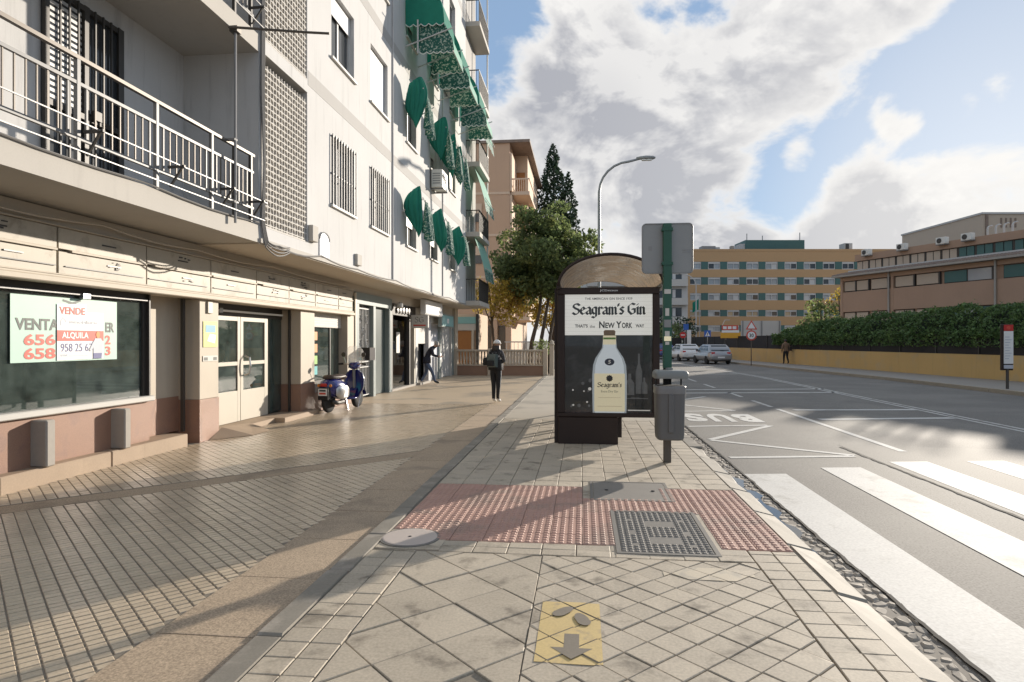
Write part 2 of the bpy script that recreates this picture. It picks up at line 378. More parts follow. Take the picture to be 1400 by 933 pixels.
def props(o, label=None, cat=None, group=None, kind=None):
    if label: o['label'] = label
    if cat: o['category'] = cat
    if group: o['group'] = group
    if kind: o['kind'] = kind
    return o
def ob(name, mb, mat, parent=None, smooth=False, attr=False, label=None, cat=None, group=None, kind=None):
    """one mesh object; coordinates are in the frame of its thing, the origin is moved to the box centre"""
    a = np.array(mb.v); c = (a.min(0) + a.max(0))/2
    if parent is None: c[2] = a[:, 2].min()
    mb.v = (a - c).tolist()
    o = bpy.data.objects.new(name, mesh_of(name, mb, mat, smooth, attr)); C.objects.link(o)
    FR[o] = Vector(c); o.location = FR[o]
    if parent is not None: o.parent = parent; o.location = FR[o] - FR[parent]
    return props(o, label, cat, group, kind)
def inst(name, me, parent, loc, rot=(0,0,0), scale=None):
    o = bpy.data.objects.new(name, me); C.objects.link(o); FR[o] = Vector(loc)
    o.location = FR[o] - (FR[parent] if parent else Vector()); o.rotation_euler = rot
    if scale: o.scale = scale
    o.parent = parent; return o
def thing(name, label, cat, loc=(0,0,0), rz=0, group=None, world=True):
    o = bpy.data.objects.new(name, None); C.objects.link(o); o.location = loc; o.rotation_euler = (0,0,rz)
    o.empty_display_size = .2
    FR[o] = Vector(loc) if world else Vector(); return props(o, label, cat, group)
def bx(name, mat, parent, x0, x1, y0, y1, z0, z1, b=0, **k):
    m = MB(); m.bbox(min(x0,x1), max(x0,x1), min(y0,y1), max(y0,y1), min(z0,z1), max(z0,z1), b) if b else m.box(x0, x1, y0, y1, z0, z1)
    return ob(name, m, mat, parent, **k)
def copy_tree(o, parent=None, kids=None):
    n = o.copy(); C.objects.link(n); n.parent = parent; FR[n] = FR[o]
    for ch in (KIDS.get(o) or [c for c in bpy.data.objects if c.parent == o]): copy_tree(ch, n)
    return n
KIDS = {}
def clip(poly, x0, x1, y0, y1):
    def cut(p, ins, itx):
        out = []
        for i in range(len(p)):
            a, b = p[i-1], p[i]
            if ins(b):
                if not ins(a): out.append(itx(a, b))
                out.append(b)
            elif ins(a): out.append(itx(a, b))
        return out
    def ix(v): return lambda a, b: (v, a[1] + (b[1]-a[1])*(v-a[0])/(b[0]-a[0]))
    def iy(v): return lambda a, b: (a[0] + (b[0]-a[0])*(v-a[1])/(b[1]-a[1]), v)
    for ins, it in ((lambda p: p[0] >= x0, ix(x0)), (lambda p: p[0] <= x1, ix(x1)), (lambda p: p[1] >= y0, iy(y0)), (lambda p: p[1] <= y1, iy(y1))):
        if not poly: return []
        poly = cut(poly, ins, it)
    return poly
def area(p): return abs(sum(p[i-1][0]*p[i][1] - p[i][0]*p[i-1][1] for i in range(len(p))))/2
def rect(cx, cy, a, b, ang=0):
    c_, s_ = math.cos(ang), math.sin(ang)
    return [(cx + x*c_ - y*s_, cy + x*s_ + y*c_) for x, y in ((-a/2,-b/2),(a/2,-b/2),(a/2,b/2),(-a/2,b/2))]
def grow(poly, k):
    cx = sum(p[0] for p in poly)/len(poly); cy = sum(p[1] for p in poly)/len(poly)
    return [(cx + (x-cx)*k, cy + (y-cy)*k) for x, y in poly]
# frames for flat print: origin o, right vector u, up vector v (all in the thing's frame), n = towards the viewer
def put(o, u, v):
    o, u, v = Vector(o), Vector(u).normalized(), Vector(v).normalized(); n = u.cross(v)
    return Matrix(((u.x, v.x, n.x, o.x), (u.y, v.y, n.y, o.y), (u.z, v.z, n.z, o.z), (0,0,0,1)))
def text_mb(s, width=None, height=None, bold=0, depth=.001):
    cu = bpy.data.curves.new('t', 'FONT'); cu.body = s; cu.size = 1; cu.offset = bold; cu.fill_mode = 'FRONT'; cu.resolution_u = 3
    o = bpy.data.objects.new('t', cu); C.objects.link(o)
    dg = bpy.context.evaluated_depsgraph_get(); me = bpy.data.meshes.new_from_object(o.evaluated_get(dg))
    a = np.array([v.co[:] for v in me.vertices]); fs = [tuple(p.vertices) for p in me.polygons]
    bpy.data.objects.remove(o); bpy.data.curves.remove(cu); bpy.data.meshes.remove(me)
    a -= a.min(0); ext = a.max(0)
    sxx = width/ext[0] if width else height/ext[1]; syy = height/ext[1] if height else sxx
    a *= (sxx, syy, 1); m = MB(); m.add(a.tolist(), fs); return m
def text(name, s, mat, parent, fr, x, y, width=None, height=None, bold=0, zo=.002):
    m = text_mb(s, width, height, bold); m.xf(fr @ Matrix.Translation((x, y, zo))); return ob(name, m, mat, parent)
def flat(name, pts, mat, parent, fr, zo=.001):
    m = MB(); n = len(pts); m.add([(p[0], p[1], zo) for p in pts], [tuple(range(n))]); m.xf(fr); return ob(name, m, mat, parent)
def frect(name, x0, x1, y0, y1, mat, parent, fr, zo=.001): return flat(name, [(x0,y0),(x1,y0),(x1,y1),(x0,y1)], mat, parent, fr, zo)
# broad-nib pen lettering
PEN = {'S': (.98, [[(.88,1.22),(.62,1.44),(.22,1.34),(.12,1.05),(.35,.82),(.72,.66),(.84,.38),(.62,.08),(.3,.0),(.04,.22)]]),
 'e': (.68, [[(.08,.48),(.55,.72),(.32,.98),(.06,.72),(.06,.25),(.3,.02),(.58,.2)]]),
 'a': (.72, [[(.08,.82),(.33,.98),(.5,.82),(.5,.15),(.64,.02)], [(.5,.58),(.1,.38),(.08,.15),(.27,.02),(.5,.2)]]),
 'g': (.72, [[(.52,.88),(.3,.98),(.06,.75),(.06,.3),(.3,.05),(.5,.2)], [(.52,.98),(.52,-.25),(.3,-.45),(.02,-.32)]]),
 'r': (.58, [[(.0,.86),(.14,.98),(.14,.02),(.24,.0)], [(.14,.72),(.38,.96),(.52,.82)]]),
 'm': (1.12, [[(.0,.86),(.12,.98),(.12,.02),(.2,0)], [(.12,.75),(.36,.96),(.48,.82),(.48,.02),(.56,0)], [(.48,.75),(.74,.96),(.86,.82),(.86,.1),(.98,.02)]]),
 'n': (.78, [[(.0,.86),(.12,.98),(.12,.02),(.2,0)], [(.12,.75),(.38,.96),(.52,.82),(.52,.1),(.64,.02)]]),
 "'": (.22, [[(.1,1.4),(.06,1.1)]]), ' ': (.4, []),
 's': (.58, [[(.48,.85),(.28,.98),(.08,.75),(.45,.35),(.28,.02),(.02,.15)]]),
 'G': (1.05, [[(.85,1.3),(.5,1.45),(.1,1.1),(.1,.4),(.45,.0),(.85,.2),(.85,.7),(.55,.7)]]),
 'i': (.36, [[(.02,.86),(.14,.98),(.14,.1),(.26,.02)], [(.12,1.28),(.16,1.34)]])}
def pen_mb(s, width, height, nib=.24, ang=38):
    m = MB(); x = 0; nv = Vector((math.cos(R(ang)), math.sin(R(ang)), 0))*nib/2; pv_ = Vector((-nv.y, nv.x, 0))*.22; k = 0
    for ch in s:
        adv, strokes = PEN[ch]
        for st in strokes:
            for a, b in zip(st, st[1:]):
                A, B = Vector((x+a[0], a[1], k*.00012)), Vector((x+b[0], b[1], k*.00012)); k += 1
                pts = [p + sg*nv + sg2*pv_ for p in (A, B) for sg in (1,-1) for sg2 in (1,-1)]
                cx = (A+B)/2; pts.sort(key=lambda p: math.atan2(p.y-cx.y, p.x-cx.x))
                hull = []
                for p in sorted(pts, key=lambda p: (p.x, p.y)):
                    while len(hull) > 1 and (hull[-1]-hull[-2]).cross(p-hull[-1]).z <= 0: hull.pop()
                    hull.append(p)
                up = []
                for p in sorted(pts, key=lambda p: (-p.x, -p.y)):
                    while len(up) > 1 and (up[-1]-up[-2]).cross(p-up[-1]).z <= 0: up.pop()
                    up.append(p)
                h = hull[:-1] + up[:-1]; m.add([p[:] for p in h], [tuple(range(len(h)))])
        x += adv
    a = np.array(m.v); mn = a.min(0); ex = a.max(0)-mn
    a[:, 0] = (a[:, 0]-mn[0])*width/ex[0]; a[:, 1] = (a[:, 1]-mn[1])*height/ex[1]; m.v = a.tolist(); return m
def leaves(name, mat, pts, size, parent, seed=1, flatten=0., **k):
    """leaf-sized quads at the given points"""
    r = np.random.default_rng(seed); n = len(pts); p = np.asarray(pts)
    a = r.normal(size=(n, 3)); a /= np.linalg.norm(a, axis=1)[:, None]; b = r.normal(size=(n, 3)); b -= a*(a*b).sum(1)[:, None]; b /= np.linalg.norm(b, axis=1)[:, None]
    s = size*r.uniform(.6, 1.35, (n, 1)); L = a*s; W = b*s*.55
    v = np.stack([p-L, p+W*.9-L*.1, p+L, p-W*.9-L*.1], 1).reshape(-1, 3)
    mb = MB(); mb.v = v.tolist(); mb.f = np.arange(4*n).reshape(-1, 4).tolist(); mb.t = r.uniform(0, 1, n).tolist(); mb.mi = [0]*n
    return ob(name, mb, mat, parent, attr=True, **k)
def clump_points(cl, per, seed, shell=.55):
    r = np.random.default_rng(seed); out = []
    for (x, y, z_, rx, ry, rz) in cl:
        n = int(per*rx*ry*rz**.5*1.0) if per > 1 else int(per); dd = r.normal(size=(n, 3)); dd /= np.linalg.norm(dd, axis=1)[:, None]
        rad = r.uniform(shell, 1.05, (n, 1))**.7; out.append(np.array((x, y, z_)) + dd*rad*np.array((rx, ry, rz)) + r.normal(size=(n, 3))*.05)
    return np.concatenate(out)
# ------------------------------------------------------------------ ground, road
def sheet(name, poly, z_, mat, parent=None, kind='structure', **k):
    m = MB(); m.add([(x, y, z_) for x, y in poly], [tuple(range(len(poly)))]); return ob(name, m, mat, parent, kind=kind if parent is None else None, **k)
sheet('ground', [(-900,-200),(900,-200),(900,2500),(-900,2500)], -.22, 'ground')
KERB_R = [(14.2,-8),(13.95,8),(13.8,21),(13.4,30),(12.75,36),(11.9,45),(11.0,54),(9.6,68),(7.2,90),(4.5,115)]
WALL_R = [(20.0,8),(18.8,15),(17.2,27),(16.1,35),(15.0,43),(13.9,51),(12.7,60),(11.2,72)]
RZ = -.12
m = MB(); ys = [p[1] for p in KERB_R]
m.add([(2.045, y, RZ) for y in ys] + [(x, y, RZ) for x, y in KERB_R], [(i, len(ys)+i, len(ys)+i+1, i+1) for i in range(len(ys)-1)])
road = ob('road', m, 'asphalt', kind='structure')
m = MB(); m.add([(p[0], p[1], 0) for p in KERB_R] + [(x, y, 0) for x, y in [(40,-8),(40,8),(26,21),(24,30),(23,36),(22,45),(21,54),(20,68),(20,90),(20,115)]], [(i, 10+i, 11+i, i+1) for i in range(9)])
spave = ob('pavement_opposite', m, 'pavement_far', kind='structure')
for i, (a, b) in enumerate(zip(KERB_R[1:], KERB_R[2:-1])):
    n = max(1, int(math.dist(a, b)/2.2))
    for j in range(n):
        p0 = [a[k] + (b[k]-a[k])*j/n for k in (0,1)]; p1 = [a[k] + (b[k]-a[k])*(j+.99)/n for k in (0,1)]
        mm = MB(); mm.prism([(p0[0]-.16,p0[1]),(p0[0]+.02,p0[1]),(p1[0]+.02,p1[1]),(p1[0]-.16,p1[1])], RZ-.05, .015, .02); ob('kerbstone', mm, 'kerb_dark', spave)
# worn concrete strip and seams in the carriageway
sheet('repair_patch', [(4.25,2.0),(13.2,2.0),(13.2,10.4),(4.2,11.2)], RZ+.002, 'patch', road)
m = MB(); prev = None
def seam(pts, wd, z_=RZ+.006):
    m = MB(); r = random.Random(3); P2 = []
    for a, b in zip(pts, pts[1:]):
        n = max(2, int(math.dist(a, b)/.15))
        for j in range(n): P2.append((a[0]+(b[0]-a[0])*j/n + r.uniform(-.012,.012), a[1]+(b[1]-a[1])*j/n))
    for a, b in zip(P2, P2[1:]):
        w0, w1 = wd*r.uniform(.5,1.2), wd*r.uniform(.5,1.2); m.add([(a[0]-w0,a[1],z_),(a[0]+w0,a[1],z_),(b[0]+w1,b[1],z_),(b[0]-w1,b[1],z_)], [(0,1,2,3)])
    return ob('tar_seam', m, 'crack', road)
seam([(4.15,10.95),(4.2,8.5),(4.22,6.6),(4.3,3.0)], .022)
seam([(2.045,2.0),(2.05,6.0),(2.06,9.0),(2.07,14.0)], .016)
seam([(6.9,9.2),(8.6,8.2),(10.5,7.0)], .012)
# painted markings, one object for each painted shape
def mark(poly, mat='road_paint', name='road_marking', z_=RZ+.0045):
    return sheet(name, poly, z_, mat, road)
for i in range(10):
    x0 = 2.06 + 1.12*i + (.0 if i < 1 else .02); y1 = 8.58 + .55*i if i < 3 else 9.85 + .12*(i-3)
    mark([(x0,1.6),(x0+.55,1.6),(x0+.55,y1+.08),(x0,y1)], name='crossing_stripe')
def line(a, b, wd, mat='road_paint'):
    a, b = Vector(a), Vector(b); t = (b-a).normalized(); nn = Vector((-t.y, t.x))*wd/2
    mark([tuple(a-nn), tuple(b-nn), tuple(b+nn), tuple(a+nn)], mat)
for x_ in (8.30, 8.52):
    for a, b in (((x_,12.2),(x_,20)),((x_,20.02),(x_+.02,32)),((x_+.02,32.02),(x_-.55,41)),((x_-.55,41.02),(x_-1.6,55)),((x_-1.6,55.02),(x_-3.4,72))): line(a, b, .10, 'faded_paint')
for a, b in ((10.6,13.98),(13.98,16.9),(17.4,19.2),(20.4,22.1),(24.3,26.3),(28,30),(32,34),(36,38),(40,42),(45,47),(50,52)): line((5.05-.01*a,a),(5.05-.01*b,b), .12, 'faded_paint' if a > 17 else 'road_paint')
for a, b in (((2.3,21.55),(8.5,22.6)),((2.3,23.0),(8.6,24.15)),((5.22,16.7),(8.25,17.1)),((5.15,14.75),(8.2,15.35))): line(a, b, .24)
for a, b in (((2.15,9.78),(4.02,10.1)),((4.05,10.16),(2.2,11.46)),((2.2,11.52),(3.78,13.55)),((3.74,13.62),(2.1,13.25)),((2.15,16.0),(3.72,16.36)),((3.72,16.42),(2.2,18.3)),((2.2,18.36),(3.75,20.4))): line(a, b, .13)
for k_, ch in enumerate('BUS'):      # lettering read by drivers coming the other way
    mt = text_mb(ch, .47, 1.5, .055); mt.xf(Matrix.Translation((3.84 - k_*.56, 15.6, RZ+.0045)) @ Matrix.Rotation(math.pi, 4, 'Z')); ob('road_letter', mt, 'road_paint', road)
for a, b in (((2.8,34),(8,34.6)),((2.8,36),(8,36.6))): line(a, b, .3, 'faded_paint')

# ------------------------------------------------------------------ pavement with tiles
m = MB(); m.add([(-1.78,-1,-.012),(1.62,-1,-.012),(1.62,13.2,-.012),(-1.78,13.2,-.012)], [(0,1,2,3)])
pave = ob('pavement', m, 'paver_joint', kind='structure')
for a, b in ((13.2, 70),):
    sheet('far_pavement', [(-1.62,13.2),(1.60,13.2),(1.60,70),(-1.62,70)], -.001, 'slab_far', pave)
TILES = []            # (poly, z, tiltseed)
S = .1735; G = .0065
def add_tiles(x0, x1, y0, y1, a, b, ang=0, g=G, zj=.002):
    ex = math.hypot(x1-x0, y1-y0); n = int(ex/min(a, b)/1.2)+2; cx, cy = (x0, y0) if ang == 0 else ((x0+x1)/2, (y0+y1)/2)
    c_, s_ = math.cos(ang), math.sin(ang)
    for i in range(0 if ang == 0 else -n, n*2):
        for j in range(0 if ang == 0 else -n, n*3):
            u, v = (i+.5)*a, (j+.5)*b; px, py = cx+u*c_-v*s_, cy+u*s_+v*c_
            if not (x0-a < px < x1+a and y0-b < py < y1+b): continue
            p = clip(rect(px, py, a-g, b-g, ang), x0+g/2, x1-g/2, y0+g/2, y1-g/2)
            if len(p) > 2 and area(p) > .0012: TILES.append((p, rng.uniform(-zj, zj), [rng.uniform(-.0018,.0018) for _ in p]))
add_tiles(-1.615, -1.268, 1.6, 4.81, S, .168)
add_tiles(1.245, 1.592, 2.96, 5.08, S, .17)
DG = .1735*1.06
add_tiles(-1.262, -.30, 1.9, 4.80, DG*2, DG*2, R(45), .006, .004)
add_tiles(-.30, 1.24, 1.9, 4.80, DG, DG, R(45), .006, .003)
add_tiles(-1.10, .24, 4.815, 5.085, .262, .135)
add_tiles(.24, 1.24, 4.815, 5.085, .25, .135)
add_tiles(-1.615, 1.592, 7.12, 13.19, .2672, .2655)
HOLES = [(.25,1.03,4.9,6.15), (.07,.92,6.53,7.4)]
def inhole(p, mrg=.03):
    x = sum(q_[0] for q_ in p)/len(p); y = sum(q_[1] for q_ in p)/len(p)
    return any(a-mrg < x < b+mrg and c_-mrg < y < d_+mrg for a, b, c_, d_ in HOLES)
TILES = [t for t in TILES if not inhole(t[0], 0) and math.dist((-1.4,5.12), (sum(q_[0] for q_ in t[0])/len(t[0]), sum(q_[1] for q_ in t[0])/len(t[0]))) > .2]
def seen(t):
    x = sum(q_[0] for q_ in t[0])/len(t[0]); y = sum(q_[1] for q_ in t[0])/len(t[0])
    dd = y*math.cos(TH) - x*math.sin(TH); xc = x*math.cos(TH) + y*math.sin(TH)
    if dd < 2.9 or abs(xc/dd) > .82: return -1
    return area(t[0])/dd**3
TILES.sort(key=seen, reverse=True)
for t in TILES[:300]:
    mm = MB(); mm.prism(t[0], -.04, t[1], .004, dz=t[2]); ob('paver', mm, 'paver', pave)
mm = MB()
for t in TILES[300:]:
    if seen(t) > 0: mm.prism(t[0], -.04, t[1], .004, rng.random(), t[2])
ob('paver_field', mm, 'paver_stuff', pave, attr=True, kind='stuff')
# left and right kerbs
y = 1.5
while y < 29.5:
    L = rng.uniform(.8, 1.0); mm = MB(); j = rng.uniform(-.008,.008)
    mm.prism([(-1.765+j,y),(-1.622+j,y),(-1.622+j,y+L-.01),(-1.765+j,y+L-.01)], -.06, .006+rng.uniform(-.004,.004), .012); ob('edging_stone', mm, 'kerb_stone', pave); y += L
y = 2.2
while y < 45:
    L = rng.uniform(.8, 1.05); mm = MB(); j = rng.uniform(-.014,.014); a = 1.605+j
    pts = [(a,y+.004),(1.80+j+rng.uniform(-.015,.01),y+.004),(1.80+j+rng.uniform(-.02,.012),y+L*.5),(1.80+j+rng.uniform(-.015,.01),y+L-.012),(a,y+L-.012)]
    dp = .04 if y < 9.6 else .0; mm.prism(pts, RZ-.05, -.004+rng.uniform(-.004,.003), .016, dz=[rng.uniform(-.005,.003) - (dp if 0 < i_ < 4 else 0) for i_ in range(5)]); ob('kerbstone', mm, 'kerb_stone', pave); y += L
# tactile paving: studded red tiles
def stud_mesh(name, w_, h_, nx, ny, mat, sz, hh=.006, skip=None):
    mm = MB(); mm.prism(rect(0,0,w_-.004,h_-.004), -.035, 0, .003)
    px, py = w_/nx, h_/ny
    for i in range(nx):
        for j in range(ny):
            if skip and skip(i, j): continue
            x, y = -w_/2+(i+.5)*px, -h_/2+(j+.5)*py
            mm.add([(x-sz,y-sz,0),(x+sz,y-sz,0),(x+sz,y+sz,0),(x-sz,y+sz,0),(x-sz*.62,y-sz*.62,hh),(x+sz*.62,y-sz*.62,hh),(x+sz*.62,y+sz*.62,hh),(x-sz*.62,y+sz*.62,hh)], [(4,5,6,7),(0,1,5,4),(1,2,6,5),(2,3,7,6),(3,0,4,7)])
    return mesh_of(name, mm, mat)
TW, THh = 3.2/12, 2.0/8
tme = stud_mesh('tactile_tile', TW, THh, 4, 4, 'tactile', .020)
for i in range(12):
    for j in range(8):
        x, y = -1.605+(i+.5)*TW, 5.10+(j+.5)*THh
        if inhole([(x,y)], -.0) or math.dist((x,y), (-1.4,5.12)) < .22: continue
        inst('tactile_tile', tme, pave, (x, y, rng.uniform(-.002,.001)))
# mortar beds round the covers
for a in ((.18,1.10,4.83,6.28),(0,.99,6.32,7.47),(-1.612,-1.10,4.86,5.42)):
    mm = MB(); mm.prism([(a[0],a[2]),(a[1],a[2]),(a[1],a[3]),(a[0],a[3])], -.03, -.0035, .003); ob('mortar_bed', mm, 'paver', pave)
# iron covers
mc = thing('manhole_cover', 'square studded cast-iron manhole cover set in the red tactile paving', 'manhole cover', (.64,5.525,0))
fm = MB()
for a in ((.255,1.025,4.905,4.94),(.255,1.025,6.11,6.145),(.255,.29,4.94,6.11),(.99,1.025,4.94,6.11)): fm.box(a[0],a[1],a[2],a[3],-.03,.005)
ob('frame', fm, 'cast_iron', mc)
def skipf(i, j): return (5 <= i <= 9 and (4 <= j <= 6 or 12 <= j <= 14)) or (i in (2,11) and j in (3,8,9,15))
tm2 = stud_mesh('plate', .696, 1.166, 14, 20, 'cast_iron', .017, .007, skipf); inst('plate', tm2, mc, (.64,5.525,.001))
m2 = thing('manhole_cover', 'plain dark rectangular manhole cover behind the studded one', 'manhole cover', (.495,6.965,0))
fm = MB()
for a in ((.075,.915,6.535,6.565),(.075,.915,7.365,7.395),(.075,.105,6.565,7.365),(.885,.915,6.565,7.365)): fm.box(a[0],a[1],a[2],a[3],-.03,.004)
ob('frame', fm, 'cast_iron', m2); mm = MB(); mm.prism(rect(.495,6.965,.77,.79), -.03, .002, .003); pl = ob('plate', mm, 'cover_grey', m2)
for x_ in (.25,.74):
    mm = MB(); mm.lathe([(.02,.0),(.02,.004),(.012,.006)], 10, (x_,6.965,.005)); ob('lifting_hole', mm, 'black', pl)
m3 = thing('manhole_cover', 'round pale cover with a centre pin beside the brown edging', 'manhole cover', (-1.4,5.12,0))
mm = MB(); mm.lathe([(.245,-.03),(.245,.004),(.225,.006)], 40, (-1.4,5.12,0)); ob('rim', mm, 'cast_iron', m3)
mm = MB(); mm.lathe([(.222,-.02),(.222,.007),(.21,.009)], 40, (-1.4,5.12,0)); ob('lid', mm, 'cover_pink', m3)
mm = MB(); mm.lathe([(.014,.0),(.014,.011),(.008,.013)], 10, (-1.4,5.12,0)); ob('pin', mm, 'black', m3)
# stencilled yellow marking: a painted rectangle with two bare footprints and an arrow
def stencil(name, label, poly_fn, mat, x0, x1, y0, y1, zo, shear=0):
    mm = MB()
    for p, zz, dz in TILES:
        c_ = clip(p, x0, x1, y0, y1)
        if len(c_) > 2:
            cx = sum(q_[0] for q_ in p)/len(p); cy = sum(q_[1] for q_ in p)/len(p)
            mm.add([(x, y, zz + zo + .0022) for x, y in grow(c_, .985)], [tuple(range(len(c_)))])
    return mm
mm = stencil('', '', None, '', -.245, .10, 3.2, 3.95, .0)
fp = ob('painted_sign', mm, 'yellow_paint', label='yellow stencilled rectangle with two footprints and an arrow on the grey pavers', cat='marking')
def foot(cx, cy, ang, sc=1.0):
    pts = []
    for k in range(20):
        a = 2*math.pi*k/20; r_ = .062*(1 + .18*math.sin(a)); x = r_*.62*math.cos(a)*(1.15 if math.sin(a) < 0 else 1); y = r_*1.35*math.sin(a)
        c_, s_ = math.cos(ang), math.sin(ang); pts.append((cx+x*c_-y*s_, cy+x*s_+y*c_))
    return pts
for p in (foot(-.125,3.80,R(-38)), foot(.0,3.70,R(18)), [(-.10,3.52),(-.02,3.52),(-.02,3.36),(.05,3.36),(-.06,3.24),(-.17,3.36),(-.10,3.36)]):
    mm = MB(); n = len(p); mm.add([(x, y, .0055) for x, y in p], [tuple(range(n))] if n != 7 else [(0,6,2,1),(6,5,4),(6,4,3,2)]); ob('bare_shape', mm, 'grey_mark', fp)
mm = stencil('', '', None, '', .62, 1.10, 4.38, 4.62, .0)
m9 = MB()
for p, zz, dz in TILES:
    c_ = clip(p, .55, 1.16, 4.42, 4.66)
    if len(c_) > 2:
        e = [(x, y) for x, y in c_ if ((x-.86)/.32)**2 + ((y-4.54)/.12)**2 < 1.5]
        if len(e) == len(c_): m9.add([(x, y, zz+.0022) for x, y in grow(c_, .98)], [tuple(range(len(c_)))])
if m9.v: ob('worn_marking', m9, 'worn_mark', label='worn pale oval of old paint on the pavers by the kerb', cat='marking')
# gutter: rough stones and a puddle
m = MB(); m.add([(1.79,1.5,RZ-.009),(2.05,1.5,RZ-.009),(2.05,30,RZ-.009),(1.79,30,RZ-.009)], [(0,1,2,3)])
road_g = ob('gutter', m, 'gutter_bed', kind='structure')
r2 = random.Random(11); y = 2.3; cnt = 0
while y < 16:
    x = 1.80; h = r2.uniform(.07,.15)
    while x < 2.03:
        w_ = r2.uniform(.06,.14); w_ = min(w_, 2.045-x)
        n = 7; pts = []
        for k in range(n):
            a = 2*math.pi*(k+r2.uniform(-.3,.3))/n; pts.append((x+w_/2+math.cos(a)*w_*.56*r2.uniform(.75,1.05), y+h/2+math.sin(a)*h*.58*r2.uniform(.7,1.05)))
        zt = RZ + r2.uniform(-.006,.007) - .003
        mm = MB(); mm.prism(pts, RZ-.05, zt, .012, dz=[r2.uniform(-.004,.004) for _ in pts]); ob('rough_stone', mm, 'gutter_stone', road_g); cnt += 1
        x += w_*.92
    y += h*.95
r2 = random.Random(5); L_, R_ = [], []
for k in range(40):
    y = 5.2 + k*.1; t_ = math.sin(math.pi*k/39)**.5; L_.append((1.79, y)); R_.append((1.80+t_*(.14+.05*math.sin(k*.9)+r2.uniform(-.015,.02)), y))
m = MB(); m.add([(x, y, RZ+.003) for x, y in L_+R_], [(i, 40+i, 41+i, i+1) for i in range(39)])
ob('puddle', m, 'puddle_water', kind='structure')

# ------------------------------------------------------------------ brown plaza in front of the building
PZ = -.02
m = MB(); m.add([(-9.5,-3,PZ-.006),(-1.74,-3,PZ-.006),(-1.74,16.2,PZ-.006),(-9.5,16.2,PZ-.006)], [(0,1,2,3)])
plaza = ob('plaza', m, 'paver_joint', kind='structure')
sheet('far_plaza', [(-9.5,16.2),(-1.76,16.2),(-1.76,33),(-9.5,33)], PZ, 'plaza_far', plaza)
y = 1.6
while y < 16.2:
    mm = MB(); mm.prism([(-2.36,y),(-1.772,y),(-1.772,min(y+.86,16.19)),(-2.36,min(y+.86,16.19))], PZ-.04, PZ+rng.uniform(-.002,.002), .003); ob('aggregate_slab', mm, 'aggregate', plaza); y += .87
PA = R(47.3); ca, sa = math.cos(PA), math.sin(PA)
U = (math.cos(PA), math.sin(PA)); V = (-math.sin(PA), math.cos(PA))     # V runs along the deep joints
PADS = []; a_, b_ = .097, .066
B0 = None
def uv(x, y): return x*U[0]+y*U[1], x*V[0]+y*V[1]
vb = uv(-5.9, 4.95)[1]      # an exposed-aggregate band crosses the tiled field here
bands = [vb + .18]
for i in range(-90, 140):
    for j in range(-10, 280):
        u_, v_ = i*a_, j*b_
        if any(abs(v_-bb) < .19 for bb in bands): continue
        x, y = u_*U[0]+v_*V[0], u_*U[1]+v_*V[1]
        if not (-6.06 < x < -2.36 and 1.6 < y < 16.2): continue
        dd = y*math.cos(TH) - x*math.sin(TH); xc = x*math.cos(TH) + y*math.sin(TH)
        if dd < 2.6 or xc/dd < -.9: continue
        PADS.append((1/dd**3, x, y))
PADS.sort(reverse=True)
mm0 = MB(); mm0.prism(rect(0,0,a_-.010,b_-.012), -.03, 0, .003); pme = mesh_of('paving_block', mm0, 'pad')
k_ = 0; mm = MB()
for w_, x, y in PADS:
    dd = y*math.cos(TH) - x*math.sin(TH); xc = x*math.cos(TH) + y*math.sin(TH)
    if k_ < 300 and dd > 3.02 and xc/dd > -.79: inst('paving_block', pme, plaza, (x, y, PZ+rng.uniform(-.002,.001)), (0,0,PA)); k_ += 1
    else:
        t_ = rng.random(); zz = PZ+rng.uniform(-.002,.001)
        if dd < 8: mm.prism(rect(x,y,a_-.010,b_-.012,PA), PZ-.03, zz, .003, t_)
        else:
            p = rect(x,y,a_-.010,b_-.012,PA); mm.add([(*q_, zz) for q_ in p] + [(*q_, PZ-.03) for q_ in p], [(0,1,2,3),(4,5,1,0),(5,6,2,1),(6,7,3,2),(7,4,0,3)], t_)
ob('paving_block_field', mm, 'pad_stuff', plaza, attr=True, kind='stuff')
for bb in bands:
    p = []
    for u_, v_ in ((-9,bb-.165),(9,bb-.165),(9,bb+.165),(-9,bb+.165)): p.append((u_*U[0]+v_*V[0], u_*U[1]+v_*V[1]))
    p = clip(p, -6.05, -2.365, 1.6, 16.2); mm = MB(); mm.prism(p, PZ-.03, PZ-.001, .003); ob('aggregate_band', mm, 'aggregate', plaza)
# ------------------------------------------------------------------ white apartment block on the left
bld = thing('apartment_building', 'white apartment block with ground-floor shops, balconies and green awnings', 'building', (-6.2,18,0))
GX, UX = -6.08, -5.07            # ground-floor front, upper front
def wall_with(name, mat, X, y0, y1, z0, z1, ops, depth=.22, parent=bld):
    ys = sorted({y0, y1, *[o[0] for o in ops], *[o[1] for o in ops]}); zs = sorted({z0, z1, *[o[2] for o in ops], *[o[3] for o in ops]})
    ys = [y for y in ys if y0 <= y <= y1]; zs = [z_ for z_ in zs if z0 <= z_ <= z1]
    m = MB()
    def inside(y, z_): return any(o[0] < y < o[1] and o[2] < z_ < o[3] for o in ops)
    for i in range(len(ys)-1):
        for j in range(len(zs)-1):
            if not inside((ys[i]+ys[i+1])/2, (zs[j]+zs[j+1])/2): m.quad((X,ys[i],zs[j]),(X,ys[i+1],zs[j]),(X,ys[i+1],zs[j+1]),(X,ys[i],zs[j+1]))
    for a, b, c_, d_ in ops:
        q_ = [(a,c_),(b,c_),(b,d_),(a,d_)]
        for k in range(4):
            p0, p1 = q_[k], q_[(k+1) % 4]; m.quad((X,*p0),(X-depth,*p0),(X-depth,*p1),(X,*p1))
    return ob(name, m, mat, parent)
